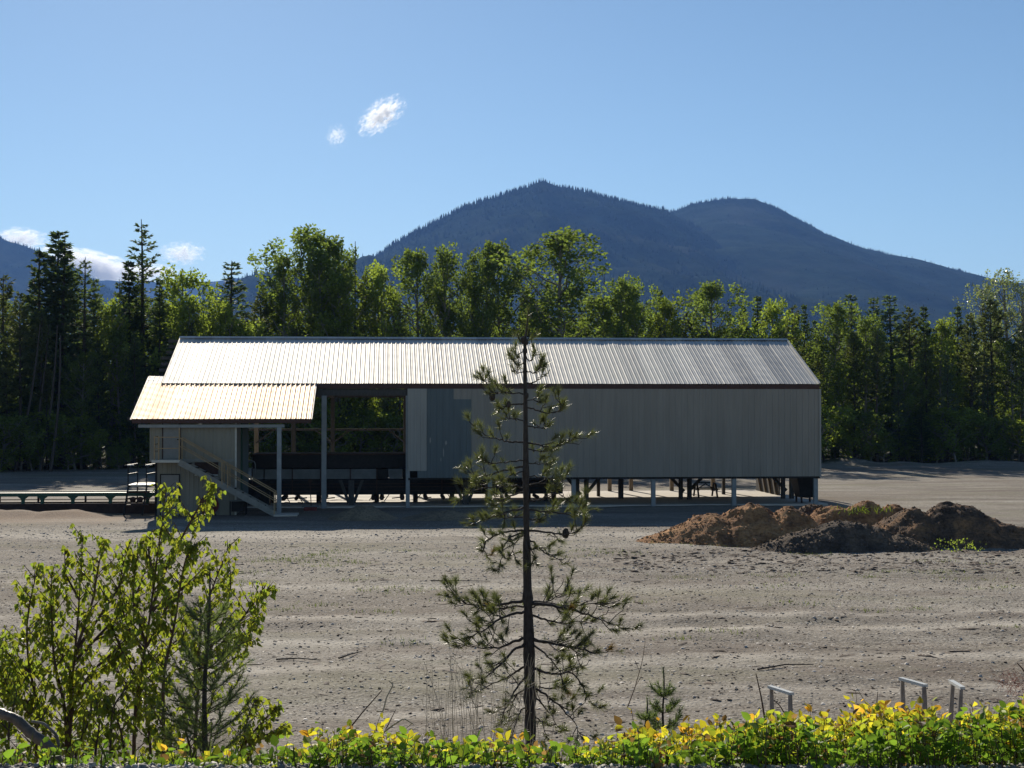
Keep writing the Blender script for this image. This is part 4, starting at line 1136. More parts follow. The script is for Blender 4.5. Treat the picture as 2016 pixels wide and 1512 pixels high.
KEY = [ # px, top py, kind, extra depth, width factor, label
 (-60, 560, 'fir', 2, 1, None), (4, 538, 'lodge', 3, 1.1, 'olive conifer cut by the left photo edge, tall beside the dark firs'),
 (38, 575, 'lodge', 0, 1, 'lower olive pine just left of the big dark fir'),
 (78, 486, 'fir', 5, 1.25, 'dark conifer top leaning on the left side of the tall dark fir clump'),
 (103, 452, 'fir', 7, 1.6, 'biggest darkest fir in the left forest, broad black-green top'),
 (120, 468, 'fir', 4, 1.35, 'dark fir joined to the right side of the biggest left fir'),
 (163, 505, 'spire', 3, 1.4, 'thin pale spruce between the dark fir clump and the tall spire'),
 (188, 548, 'larch', 6, 1.1, 'soft grey-green conifer right of the thin pale spruce'),
 (212, 590, 'bright', 2, 1, 'yellow-green young tree in the dip of the left forest'),
 (242, 548, 'spire', 4, 1.0, 'narrow dark spruce left of the tallest spire'),
 (262, 512, 'fir', 5, 1.25, 'dark pointed fir directly left of the tallest spire'),
 (291, 430, 'spire', 5, 1.35, 'tallest spire spruce with open top, left of the shed roof'),
 (318, 548, 'fir', 2, .9, 'dark fir filling in right below the tallest spire'),
 (350, 532, 'bright', 3, 1.0, 'yellow-green tree right of the tallest spire above the roof end'),
 (372, 590, 'bright', 0, 1, 'small bright tree just above the left roof end'),
 (398, 562, 'snag', 6, 1, 'thin grey nearly bare tree above the left roof end'),
 (412, 575, 'larch', 8, .8, 'faint grey-green tree behind the bare one above the roof'),
 (449, 514, 'larch', 6, 1.7, 'blue-green pointed conifer standing alone against the sky'),
 (438, 596, 'bright', 1, 1, 'yellow-green bushy tree below the lone blue-green conifer'),
 (478, 612, 'larch', 5, 1, 'low greyish tree in the gap before the big cottonwoods'),
 (512, 575, 'lodge', 5, 1.2, 'olive tree at the left foot of the big cottonwoods'),
 (552, 500, 'cotton', 4, .9, 'left shoulder cottonwood of the big group above the roof'),
 (600, 450, 'cotton', 7, 1.3, 'biggest rounded cottonwood with light shining through its top'),
 (632, 492, 'cotton', 3, .9, 'green cottonwood nestled right of the biggest rounded one'),
 (664, 464, 'cotton', 6, .75, 'narrow cottonwood top right of the big rounded crown'),
 (652, 540, 'bright', 0, 1.1, 'bright yellow-green tree below the narrow cottonwood top'),
 (699, 474, 'snag', 2, .8, 'thin bare spire between the cottonwoods, above the roof'),
 (722, 540, 'lodge', 4, 1, 'olive tree right of the thin bare spire'),
 (748, 524, 'bright', 2, .8, 'yellow-green tree with twin tops right of the thin bare spire'),
 (775, 580, 'lodge', 3, 1.1, 'rounded olive tree in the dip left of the mid cottonwoods'),
 (828, 488, 'cotton', 5, 1, 'left one of the twin-topped cottonwoods under the main mountain'),
 (872, 492, 'cotton', 4, .9, 'right one of the twin-topped cottonwoods under the main mountain'),
 (924, 502, 'fir', 5, .85, 'dark conifer between the mid cottonwoods below the peak'),
 (962, 512, 'cotton', 3, .7, 'slim dark cottonwood left of the dense dark one below the peak'),
 (988, 472, 'cotton', 5, 1.0, 'dense dark cottonwood just left of the foreground pine tip'),
 (1040, 560, 'lodge', 6, 1, 'low olive tree behind the foreground pine tip'),
 (1105, 448, 'cotton', 1, 1.45, 'broad spreading cottonwood with ascending limbs right of the pine tip'),
 (1190, 540, 'snag', 8, .7, 'dead bare stem right of the broad cottonwood'),
 (1182, 580, 'cotton', 4, .9, 'low green cottonwood beside the dead bare stem'),
 (1216, 548, 'cotton', 3, 1.0, 'rounded green cottonwood, left of a close pair above the roof'),
 (1250, 552, 'cotton', 5, .9, 'rounded green cottonwood, right of a close pair above the roof'),
 (1296, 566, 'fir', 8, .8, 'small dark conifer top above the right half of the roof'),
 (1316, 586, 'bright', 2, 1.0, 'light green leafy tree under the small dark conifer top'),
 (1350, 612, 'lodge', 4, 1, 'low olive tree left of the fresh green cottonwood'),
 (1406, 552, 'cotton', 2, 1.25, 'fresh green pyramid-shaped cottonwood above the roof, right half'),
 (1462, 600, 'fir', 5, .9, 'dark conifer right of the pyramid-shaped cottonwood'),
 (1489, 582, 'fir', 7, 1, 'dark pine with flat top near the right roof end'),
 (1510, 592, 'bright', 2, .9, 'light green tree before the flat-topped dark pine'),
 (1536, 610, 'snag', 6, .8, 'thin dead stem above the right roof end'),
 (1560, 598, 'lodge', 4, 1, 'olive tree over the right end of the roof'),
 (1588, 598, 'fir', 7, .8, 'dark narrow conifer just beyond the roof corner'),
 (1640, 598, 'cotton', 1, 1.25, 'tall green leafy tree rising beside the right end of the shed'),
 (1681, 578, 'larch', 7, 1.5, 'blue-green conifer top right of the shed, first of three'),
 (1714, 584, 'larch', 8, 1.4, 'blue-green conifer top right of the shed, middle of three'),
 (1756, 580, 'larch', 5, 1.7, 'wide blue-green conifer, right one of three tops'),
 (1700, 625, 'cotton', 1, 1, 'mid-green tree before the three blue-green tops'),
 (1792, 604, 'lodge', 5, 1, 'thin-crowned pine right of the three blue-green tops'),
 (1822, 598, 'fir', 6, 1, 'dark pine in the right forest, left of the sunlit young tree'),
 (1858, 628, 'bright', 1, 1, 'sunlit yellow-green tree in the right forest'),
 (1885, 598, 'fir', 5, 1, 'dark conifer right of the sunlit yellow-green tree'),
 (1912, 618, 'lodge', 2, 1, 'brownish pine below the grey-green poplar at the right'),
 (1934, 560, 'airy', 4, 1.0, 'grey-green airy poplar left of the sparse silver one'),
 (1952, 588, 'lodge', 3, 1.2, 'olive pine beneath the sparse silver poplar'),
 (1976, 530, 'airy', 3, 1.1, 'sparse silver-leaved poplar against the sky at the right'),
 (2012, 553, 'airy', 2, 1, 'silver-leaved poplar cut by the right photo edge'),
 (2040, 600, 'lodge', 3, 1, None), (2090, 590, 'cotton', 5, 1, None), (-110, 540, 'spire', 4, 1, None),
 (1814, 798, 'fir', -3, 1.9, 'low dark bushy young fir standing at the front of the right forest edge'),
]
r_ = random.Random(40)
GL = dict(fir='dark fir packed in the forest wall behind the yard', lodge='slim olive pine with bare lower trunk packed in the forest wall', cotton='green leafy tree packed in the forest wall behind the yard',
          bright='yellow-green young tree in the forest wall', larch='grey-green conifer packed in the forest wall', shrub='low leafy shrub at the foot of the forest')
GG = dict(fir='firs in the forest wall', lodge='pines in the forest wall', cotton='leafy trees in the forest wall', bright='young trees in the forest wall', larch='grey-green conifers in the forest wall', shrub='shrubs at the forest foot')
for k, (px, py, kind, ex, wd, lab) in enumerate(KEY):
    d = float(edge(px)) + ex
    H = py2z(py, d)
    if lab is None:
        kk = kind if kind in GL else 'fir'
        tree(kind if kind in GL else 'fir', px2x(px, d), d, H, k, GL[kk], GG[kk], wd)
    else:
        tree(kind, px2x(px, d), d, H, k, lab, None, wd)
def skyline(px):
    pts = sorted([(p[0], p[1]) for p in KEY if p[2] not in ('snag',) and p[1] < 700])
    return np.interp(px, [p[0] for p in pts], [p[1] for p in pts])
def fill(n, dep, kinds, hlo, hhi, seed, drop=30):
    r = random.Random(seed)
    for k in range(n):
        px = -180 + (2380) * (k + r.random() * .9) / n
        d = float(edge(px)) + dep[0] + (dep[1] - dep[0]) * r.random()
        lim = max(skyline(px - 25), skyline(px), skyline(px + 25)) + drop + 30 * r.random()
        Hmax = py2z(lim, d)
        kind = r.choice(kinds)
        if px > 1560 and dep[0] < 3 and kind == 'fir': kind = r.choice(['cotton', 'bright', 'cotton', 'lodge'])
        H = min(Hmax, hlo + (hhi - hlo) * r.random())
        tree(kind, px2x(px, d), d, H, seed * 100 + k, GL[kind], GG[kind], 1.0 if kind != 'shrub' else 1.5)
fill(62, (-2, 2), ['lodge', 'fir', 'fir', 'bright', 'cotton', 'larch', 'fir', 'lodge'], 7, 12.5, 3)
fill(60, (8, 14), ['fir', 'lodge', 'fir', 'fir', 'larch', 'cotton'], 11, 18, 4, 8)
fill(56, (17, 30), ['fir', 'lodge', 'fir', 'larch'], 12, 18, 5, 16)
fill(84, (-3.5, -.5), ['shrub'], 1.6, 4.6, 6)
fill(60, (3, 6), ['shrub'], 3.0, 5.0, 9)
fill(70, (10, 26), ['shrub'], 4.0, 6.5, 7)
fill(60, (32, 44), ['shrub', 'fir', 'fir'], 6, 12, 8, 30)
# leaning bare trunks on the far left
for k, (a, b) in enumerate((((55, 905), (95, 640)), ((80, 900), (112, 640)), ((30, 900), (78, 640)), ((100, 905), (118, 660)))):
    d = 113.5 - k * .6
    A = (px2x(a[0], d), d, -.1); B = (px2x(b[0], d + 2), d + 2, py2z(b[1], d + 2))
    t = np.linspace(0, 1, 5)[:, None]; P = np.array(A) * (1 - t) + np.array(B) * t; P[:, 0] += .25 * np.sin(t[:, 0] * 3.1)
    o = link('tree_trunk', tube_mesh('tree_trunk', [(P, np.linspace(.13, .05, 5))], 6), M['bark'], smooth=True)
    setp(o, ['thin bare trunk leaning right under the dark firs, second from the left', 'thin bare trunk leaning right under the dark firs, third from the left', 'thin bare trunk leaning right under the dark firs, leftmost', 'straight thin bare trunk under the dark firs, rightmost of four'][k], 'tree trunk')
# ------------------------------------------------------------ foreground pine
PD = 19.5
def PP(zx, zy, dy=0.0):        # crop pixels of the pine study -> metres at the pine's own distance
    px, py = 860 + zx * .603, 600 + zy * .603
    return np.array([px2x(px, PD), PD + dy, py2z(py, PD)])
rp = R(12)
tp = [(310, 1750), (306, 1420), (303, 1250), (300, 1080), (296, 940), (293, 760), (291, 600), (290, 450), (289, 300), (287, 160), (289, 110), (295, 60), (300, 15)]
trad = [.084, .078, .070, .063, .055, .049, .043, .036, .028, .021, .016, .010, .006]
pine = thing('pine_tree', 'scraggly young pine with open branches standing in front of the shed wall', 'tree', tuple(PP(310, 1750)))
PO = PP(310, 1750)
def rel(p): return [np.asarray(q) - PO for q in p]
trunk_pts = np.array([PP(*p) for p in tp]); 
tt = np.linspace(0, 1, 60); ti = np.linspace(0, 1, len(tp))
tpt = np.stack([np.interp(tt, ti, trunk_pts[:, c]) for c in range(3)], -1); trr = np.interp(tt, ti, trad) * (1 + .10 * rp.randn(60) * (tt < .8))
for k in range(9): # knots
    trr[rp.randint(5, 48)] *= 1.18
tr_o = link('trunk', tube_mesh('trunk', [(tpt - PO, trr)], 12), M['bark_pine'], pine, smooth=True)
BR = [ # points in crop pixels, base radius, foliage 0..1, depth
 ([(288,115),(275,118),(268,108)],.008,.3,.1),([(288,112),(304,112),(318,104)],.008,.3,-.1),([(287,150),(262,165),(253,150)],.01,.5,.2),([(288,185),(262,200),(254,185)],.01,.5,-.2),
 ([(288,170),(305,185),(320,165),(318,140)],.011,.5,.2),([(288,215),(320,225),(340,200)],.012,.5,-.2),([(289,255),(330,250),(346,228),(346,205)],.013,.5,.2),([(289,215),(262,225),(250,208)],.01,.4,-.15),
 ([(288,262),(230,262),(200,264),(165,262),(141,235)],.016,.9,.3),([(288,290),(240,290),(195,285),(170,290)],.013,1,-.3),
 ([(289,322),(240,326),(210,335),(195,352)],.015,1,.25),([(289,335),(330,345),(360,355),(395,350),(412,322)],.016,.9,-.25),([(289,310),(320,312),(345,316)],.01,.8,.3),
 ([(289,380),(250,370),(215,372)],.012,1,.4),([(289,395),(320,400),(350,405),(362,390)],.013,.9,.35),
 ([(290,450),(240,448),(200,440),(155,428),(122,400)],.018,.9,.3),([(290,448),(330,456),(370,465),(415,455),(446,428)],.018,1,-.3),([(290,470),(330,480),(380,480)],.012,.9,.4),
 ([(290,505),(240,512),(190,515),(165,512),(150,498)],.014,.7,-.4),([(290,525),(240,535),(170,560),(120,560),(85,548)],.020,1,.2),([(290,515),(330,522),(365,520)],.012,.8,.3),
 ([(290,540),(250,550),(215,570)],.013,.8,-.5),([(291,560),(340,560),(380,565)],.013,.8,-.3),
 ([(291,590),(340,585),(400,590),(412,575)],.015,.8,.4),([(291,610),(250,620),(220,640),(185,655)],.016,1,.35),([(291,640),(340,635),(400,610),(430,640)],.016,1,-.2),
 ([(291,600),(240,585),(150,590),(110,600)],.014,.8,-.5),
 ([(292,665),(330,675),(400,685),(450,690),(482,672)],.018,1,.2),([(292,660),(240,670),(170,690),(115,712)],.018,1,-.2),([(292,690),(250,700),(210,690)],.014,1,.5),
 ([(292,700),(340,705),(380,680)],.014,.9,.5),
 ([(293,738),(250,738),(200,750),(160,775),(150,800),(165,835)],.022,.9,.25),([(293,735),(350,740),(420,748),(455,735),(478,705)],.020,.8,-.2),([(293,745),(240,752),(215,790),(205,850)],.017,.9,-.3),
 ([(293,760),(320,780),(345,810),(390,830),(422,852)],.019,.7,.2),([(293,770),(310,800),(325,840)],.012,.6,-.3),([(293,745),(260,770),(235,840)],.014,.9,.4),
 ([(297,962),(240,975),(150,990),(90,985),(52,962)],.030,.9,.2),([(298,970),(350,975),(400,980),(470,995),(540,1018),(602,1040)],.032,.9,-.2),
 ([(298,1000),(240,1005),(200,1020),(150,1050),(112,1062)],.026,1,-.3),([(298,1005),(350,1030),(400,1050),(450,1052),(482,1062)],.022,.8,.4),([(298,985),(250,990),(200,1010),(140,1020)],.02,1,.5),
 ([(298,990),(340,985),(390,968),(445,965)],.016,.9,.5),([(298,968),(355,972),(440,985),(520,978),(550,985)],.02,.8,.1),
 ([(300,1080),(250,1100),(210,1125),(140,1130),(62,1128)],.030,.9,.2),([(300,1085),(345,1095),(400,1100),(460,1108),(508,1118)],.030,.9,-.2),([(300,1090),(360,1110),(430,1125),(470,1165)],.022,.9,.3),
 ([(300,1100),(250,1120),(200,1170),(150,1200),(110,1245)],.026,.7,-.3),([(300,1095),(350,1130),(395,1170),(410,1210)],.018,.5,-.4),
 ([(302,1180),(350,1200),(400,1212),(440,1205),(475,1250),(515,1325)],.026,.7,.2),([(302,1175),(270,1190),(230,1230),(170,1260),(130,1290)],.024,.6,.3),([(302,1200),(260,1240),(230,1290),(205,1340)],.022,.6,-.3),
 ([(303,1240),(350,1260),(400,1295),(440,1330),(465,1375)],.022,.7,-.3),([(303,1245),(260,1270),(240,1330),(225,1390)],.018,.5,.3),([(303,1270),(340,1300),(380,1360),(400,1400)],.018,.6,.3),
 ([(304,1330),(340,1350),(360,1400)],.015,.4,-.2),([(303,1300),(270,1320),(250,1380),(240,1420)],.016,.4,-.2),([(303,1260),(340,1255),(380,1270),(420,1260)],.014,.6,.5),
]
bpaths = []; nP, nD, nL, nT = [], [], [], []
def needles(p, d, n, ln, spread_, sc=1.0, seg=.10):
    d = norm(np.asarray(d)[None])[0]
    k = n; u = rp.rand(k, 1) ** .7
    base = p + d * seg * (u - .75)
    dd = d * (.55 + .35 * rp.rand(k, 1)) + rp.randn(k, 3) * spread_
    nP.append(base); nD.append(dd); nL.append(ln * (.7 + .5 * rp.rand(k)))
    t = (.7 + .6 * rp.rand()) * (.8 + .4 * rp.rand(k, 1)) * np.ones((1, 3))
    if rp.rand() < .012: t = t * np.array([[1.6, .9, .6]])
    nT.append(t)
for pts, r0, fol, dp in BR:
    A = np.array([PP(*p) for p in pts]); n = len(A)
    s = np.linspace(0, 1, n); A[:, 1] += dp * 2.2 * s ** 1.2 * min(1, np.linalg.norm(A[-1] - A[0]) / .9)
    m = max(8, n * 4); sm = np.linspace(0, 1, m)
    B = np.stack([np.interp(sm, s, A[:, c]) for c in range(3)], -1)
    for _ in range(2): B[1:-1] = (B[:-2] + 2 * B[1:-1] + B[2:]) / 4
    B[1:-1] += rp.randn(m - 2, 3) * .006
    bpaths.append((B - PO, np.linspace(r0 * .85, .0035, m)))
    Lb = np.sum(np.linalg.norm(np.diff(B, axis=0), axis=1))
    tip = B[-1] - B[-3]
    up_end = np.array([0, 0, .8])
    needles(B[-1], tip / np.linalg.norm(tip) + up_end * .5, 60, .115, .34, seg=.16)
    nt = int(Lb * (6.8 if pts[0][1] < 900 else 12) * fol) + 2
    for q in range(nt):
        u = .28 + .72 * (q + rp.rand()) / nt
        j = min(m - 2, int(u * (m - 1))); p = B[j] + (B[j + 1] - B[j]) * rp.rand()
        ax = B[min(m - 1, j + 1)] - B[j]; ax = ax / max(1e-6, np.linalg.norm(ax))
        side = np.array([rp.randn() * .5, rp.randn() * .9, rp.randn() * .5 + .25])
        dr = ax * .9 + side; dr /= np.linalg.norm(dr)
        tl = (.10 + .22 * rp.rand()) * (.5 + .5 * min(1, Lb)) * (.62 if pts[0][1] < 900 else 1)
        e = p + dr * tl; e2 = e + (dr * .5 + np.array([0, 0, .7])) * .07
        bpaths.append((np.array([p, (p + e) / 2 + rp.randn(3) * .01, e, e2]) - PO, np.array([.007, .006, .005, .004])))
        if rp.rand() < .88 * (.6 + .4 * fol): needles(e2, e2 - e + (e - p) * .3, int(70 + 35 * rp.rand()), .125, .38)
        if rp.rand() < .4:
            e3 = (p + e) / 2 + np.array([rp.randn() * .08, rp.randn() * .1, .06 * rp.rand()]); bpaths.append((np.array([(p + e) / 2, e3]) - PO, np.array([.005, .004])))
            needles(e3, e3 - p, 34, .105, .34)
for zy in (20, 40, 62, 85): needles(PP(296, zy), (0, 0, 1), 26, .09, .35, seg=.08)
link('branches', tube_mesh('branches', bpaths, 6), M['bark_pine'], pine, smooth=True).name = 'branch_frame'
nP, nD, nL, nT = map(np.concatenate, (nP, nD, nL, nT))
link('needles', leaf_mesh('needles', nP - PO, nD, rp.randn(len(nP), 3), nL, .0062, T_NEEDLE, nT), M['needle_pine'], pine).name = 'foliage'
import bmesh
for cx_, cy_, s_ in ((282,116,1),(291,121,.9),(288,150,.9),(181,300,1.1),(235,325,.8),(292,296,.9),(420,745,1.3)):
    me = bpy.data.meshes.new('cone'); bm = bmesh.new(); bmesh.ops.create_icosphere(bm, subdivisions=3, radius=.035 * s_)
    for v in bm.verts: v.co *= 1 + .16 * math.sin(v.co.z * 420) * math.cos(v.co.x * 380 + v.co.y * 380); v.co.z *= 1.5
    bm.to_mesh(me); bm.free()
    o = link('cone', me, M['bark_pine'], pine); o.location = PP(cx_, cy_, -.03) - PO

# ------------------------------------------------------------ generic young pine
def young_pine(label, px_base, px_top, py_top, d, H, rad0, wscale, seed, n_whorl=5, lean=0.0, nl=.075):
    r = R(seed)
    zt_ = py2z(py_top, d); zb_ = zt_ - H
    base = np.array([px2x(px_base, d), d, zb_]); top = np.array([px2x(px_top, d), d, zt_])
    e = thing('pine_sapling', label, 'tree', tuple(base))
    t = np.linspace(0, 1, 12)[:, None]; T = (top - base) * t; T[:, 0] += .01 * np.sin(t[:, 0] * 9)
    tr_ = rad0 * (1 - t[:, 0]) ** .8 + .004
    link('trunk', tube_mesh('trunk', [(T, tr_)], 8), M['bark_pine'], e, smooth=True)
    bp, P, D, L, Tn = [], [], [], [], []
    def brush(a, b, ns, ln):
        u = r.rand(ns, 1); ax = norm((b - a)[None])[0]
        P.append(a + (b - a) * u); D.append(ax * .75 + r.randn(ns, 3) * .42); L.append(ln * (.7 + .5 * r.rand(ns))); Tn.append((.75 + .5 * r.rand(ns, 1)) * np.ones((1, 3)))
    for w_ in range(n_whorl):
        q = .25 + .62 * w_ / n_whorl; c = (top - base) * q
        Lb = wscale * (1.05 - q) ** .8
        for b in range(6):
            a = b * 1.05 + w_ + r.randn() * .25; ll = Lb * (.7 + .5 * r.rand())
            s = np.linspace(0, 1, 6); pts = np.stack([c[0] + math.cos(a) * ll * s, c[1] + math.sin(a) * ll * s, c[2] + ll * (.25 * s + .6 * s ** 2.2)], -1)
            bp.append((pts, np.linspace(.006, .002, 6) * rad0 / .03))
            for k in range(1, 5): brush(pts[k], pts[k + 1], int(42 * ll / .3) + 8, nl)
            for k in (2, 3, 4):
                e2 = pts[k] + np.array([math.cos(a + .8 * r.choice([-1, 1])), math.sin(a + .8), .5]) * ll * .3
                bp.append((np.array([pts[k], e2]), np.array([.004, .003]))); brush(pts[k], e2, int(34 * ll / .3) + 8, nl)
    brush(T[-4], T[-1], 60, nl * .8)
    link('branches', tube_mesh('branches', bp, 5), M['bark_twig'], e).name = 'branch_frame'
    P, D, L, Tn = map(np.concatenate, (P, D, L, Tn))
    link('needles', leaf_mesh('needles', P, D, r.randn(len(P), 3), L, .0032 * d / 10, T_NEEDLE, Tn), M['needle_young'], e).name = 'foliage'
    return e
young_pine('slender young pine with soft green needles standing among the leafy saplings', 401, 413, 1118, 10.2, 1.75, .022, .44, 5, 7, nl=.065)
young_pine('tiny pine seedling poking up behind the yellow bushes, right of the pine trunk', 1308, 1304, 1312, 13.5, .95, .012, .26, 8, 4, nl=.06)
young_pine('very small pine seedling just left of the other seedling, half hidden', 1270, 1272, 1372, 13.0, .6, .010, .16, 9, 3, nl=.05)

# ------------------------------------------------------------ leafy poplar saplings at the left
LD = 11.2
def sapling(label, stems, seed, d=LD, tw=.34, leafL=.053, dens=1.0, low=.12):
    r = R(seed)
    pts0 = np.array([px2x(stems[0][0][0], d), d, py2z(stems[0][0][1], d)])
    zg_ = float(gz(pts0[0], d)); base = np.array([pts0[0], d, zg_ - .05])
    e = thing('poplar_sapling', label, 'tree', tuple(base))
    paths, P, D, L, Tn = [], [], [], [], []
    for si, st in enumerate(stems):
        dd = d + (.0 if si == 0 else r.uniform(-.5, .5))
        A = np.array([[px2x(p[0], d), d + (dd - d) * k / max(1, len(st) - 1), py2z(p[1], d)] for k, p in enumerate(st)])
        if st[0][1] > 1380: A = np.concatenate([[base * np.array([0, 1, 1]) + np.array([A[0][0], 0, 0])], A])
        s = np.linspace(0, 1, len(A)); m = 30; sm = np.linspace(0, 1, m)
        B = np.stack([np.interp(sm, s, A[:, c]) for c in range(3)], -1)
        for _ in range(6): B[1:-1] = (B[:-2] + 2 * B[1:-1] + B[2:]) / 4
        Ls = np.sum(np.linalg.norm(np.diff(B, axis=0), axis=1))
        paths.append((B - base, np.linspace(.015, .003, m) * min(1.15, .55 + Ls / 3)))
        nt = int(Ls * 26 * dens)
        def leaf_at(p, dirn, k=1):
            for _ in range(k):
                hang = np.array([dirn[0] * .35 + r.randn() * .4, dirn[1] * .35 + r.randn() * .4, -.85 + r.randn() * .35])
                P.append(p + r.randn(3) * .012 + np.array([0, 0, -.01])); D.append(hang); L.append(leafL * (.55 + .65 * r.rand()))
                c = .7 + .6 * r.rand(); y = r.rand()
                Tn.append(np.array([c * (1 + .35 * y), c, c * (.9 - .2 * y)]))
        for q in range(nt):
            u = low + (1 - low) * (q + r.rand()) / nt
            j = min(m - 2, int(u * (m - 1))); p = B[j] + (B[j + 1] - B[j]) * r.rand()
            ax = B[j + 1] - B[j]; ax /= np.linalg.norm(ax)
            a = r.rand() * 6.28; side = np.array([math.cos(a) * 1.1, math.sin(a), .1])
            dr = ax * .75 + side * .85; dr /= np.linalg.norm(dr)
            tl = tw * (.25 + .9 * r.rand()) * (1.15 - .85 * u) * min(1.2, Ls / 1.1)
            s5 = np.linspace(0, 1, 5)[:, None]
            tp_ = p + dr * tl * s5 + np.array([0, 0, 1]) * .12 * tl * s5 ** 2
            paths.append((tp_ - base, np.linspace(.0045, .0018, 5)))
            for k in range(max(1, int(tl / .024))):
                uu = .15 + .85 * r.rand(); leaf_at(p + dr * tl * uu, dr)
            leaf_at(tp_[-1], dr, 2)
        for q in range(int(Ls * 12)):
            u = .45 + .55 * r.rand(); j = min(m - 2, int(u * (m - 1))); leaf_at(B[j], np.array([r.randn(), r.randn(), 0]), 1)
        leaf_at(B[-1], np.array([0, 0, 0]), 5)
    link('stems', tube_mesh('stems', paths, 6), M['bark_twig'], e, smooth=True).name = 'stem_frame'
    P, D, L, Tn = map(np.array, (P, D, L, Tn))
    link('leaves', leaf_mesh('leaves', P - base, D, r.randn(len(P), 3), L, L * .72, T_HEART, Tn), M['leaf_poplar'], e).name = 'foliage'
sapling('leafy poplar sapling with a rounded top, leftmost at the photo edge',
        [[(135,1484),(139,1390),(150,1284),(158,1180),(165,1058)], [(150,1284),(190,1180),(205,1110),(222,1056)], [(145,1330),(100,1240),(85,1170)], [(150,1300),(210,1230),(250,1180),(262,1120)], [(139,1390),(180,1320),(215,1290),(250,1250)], [(158,1180),(130,1130),(128,1080)], [(98,1470),(80,1390),(60,1296),(59,1210),(85,1105)], [(70,1330),(40,1280),(15,1235)], [(135,1400),(110,1300),(108,1200),(110,1120)],
         [(75,1390),(40,1360),(25,1300)], [(150,1284),(235,1160),(262,1090)]], 3)
sapling('tallest poplar sapling, reaching up before the cream end wall of the shed',
        [[(266,1450),(268,1405),(274,1331),(290,1272),(305,1140),(318,1040),(328,958)], [(300,1200),(330,1110),(368,1040),(395,990),(420,952)], [(288,1290),(240,1220),(225,1150),(240,1075)], [(290,1272),(262,1180),(268,1110),(280,1060)], [(274,1331),(300,1300),(335,1270),(350,1220)], [(305,1140),(280,1090),(275,1050)], [(300,1200),(345,1170),(400,1130),(420,1110)], [(270,1370),(225,1340),(190,1310)], [(325,1430),(325,1320),(352,1240),(368,1140),(385,1080),(400,1065)],
         [(272,1340),(230,1270),(200,1210)], [(290,1272),(330,1210),(350,1150)]], 4)
sapling('poplar sapling spreading to the right around the slender young pine',
        [[(385,1460),(392,1330),(400,1300),(450,1255),(490,1200),(512,1170),(528,1158)], [(410,1290),(440,1220),(450,1160),(445,1120)], [(400,1300),(470,1270),(500,1250),(515,1210)], [(392,1320),(400,1220),(430,1140),(462,1066)], [(440,1262),(480,1250),(510,1235)], [(392,1330),(360,1260),(350,1200)], [(395,1340),(440,1310),(475,1290)]], 6)
sapling('low leafy poplar shoot right of the slender young pine', [[(470,1475),(500,1440),(530,1405),(552,1385)], [(490,1450),(540,1440),(562,1420)], [(480,1460),(480,1420),(490,1390)]], 7, tw=.2)
sapling('dense low poplar growth around the foot of the saplings', [[(60,1475),(80,1420),(110,1370)], [(190,1480),(200,1420),(190,1360)], [(250,1480),(240,1420),(220,1370)], [(330,1480),(340,1430),(320,1370)], [(20,1480),(15,1420),(25,1370)], [(300,1480),(290,1400),(310,1350)], [(150,1480),(170,1420),(160,1340)],
        [(220,1480),(210,1400),(250,1340)], [(380,1480),(360,1420),(370,1370)]], 8, d=10.6, tw=.30, dens=.55)
sapling('scrawny leafy shoot poking into the photo at the left edge', [[(-60,1480),(-50,1380),(-20,1290),(8,1250)], [(-50,1400),(-10,1350),(20,1340)], [(-50,1440),(0,1420),(30,1400)]], 9)

# curved fallen log at the lower left
def curve_obj(name, label, cat, pts, r0, r1, mat, d, sides=10, rough=0, extra=()):
    A = np.array([[px2x(p[0], d + (p[2] if len(p) > 2 else 0)), d + (p[2] if len(p) > 2 else 0), py2z(p[1], d + (p[2] if len(p) > 2 else 0))] for p in pts])
    s = np.linspace(0, 1, len(A)); m = 36; sm = np.linspace(0, 1, m)
    B = np.stack([np.interp(sm, s, A[:, c]) for c in range(3)], -1)
    for _ in range(4): B[1:-1] = (B[:-2] + 2 * B[1:-1] + B[2:]) / 4
    rr = np.linspace(r0, r1, m) * (1 + rough * R(len(pts)).randn(m))
    paths = [(B, rr)] + [(np.array([[px2x(p[0], d), d, py2z(p[1], d)] for p in q]), np.linspace(r1 * .5, .003, len(q))) for q in extra]
    o = link(name, tube_mesh(name, paths, sides), M[mat], smooth=True)
    return setp(o, label, cat)
M['log'] = simple('weathered_log', (.10, .082, .068), .5, var=.6, scale=22, bump=.8, spec=.6)
curve_obj('fallen_branch', 'thick weathered grey branch arching up at the lower left corner', 'branch', [(-90, 1372, .3), (-40, 1385, .2), (0, 1402, 0), (35, 1412, 0), (62, 1440, 0), (95, 1462, 0), (120, 1500, .1), (124, 1570, .1)], .028, .037, 'log', 9.0, 12, .09)
curve_obj('dry_twig', 'thin curved grey twig hooking over the weathered branch', 'twig', [(65, 1418), (90, 1422), (115, 1445), (122, 1480), (118, 1520)], .008, .010, 'bark_grey', 9.1)
curve_obj('dry_twig', 'pale broken twig standing left of the pine, bent near its top', 'twig', [(742, 1398), (755, 1399), (762, 1370), (775, 1347), (766, 1338)], .006, .0035, 'straw', 9.5, 6, 0)
curve_obj('dry_twig', 'dark straight twig slanting beside the pale broken twig', 'twig', [(686, 1436), (715, 1400), (753, 1357)], .006, .003, 'bark_twig', 9.2, 6)
curve_obj('dry_twig', 'pale forked dead twig low among the yellow leaves, left of the pine', 'twig', [(728, 1480), (745, 1448), (775, 1425), (796, 1412), (815, 1424)], .008, .003, 'straw', 8.4, 6, 0, extra=([(780, 1440), (800, 1432), (812, 1422)],))
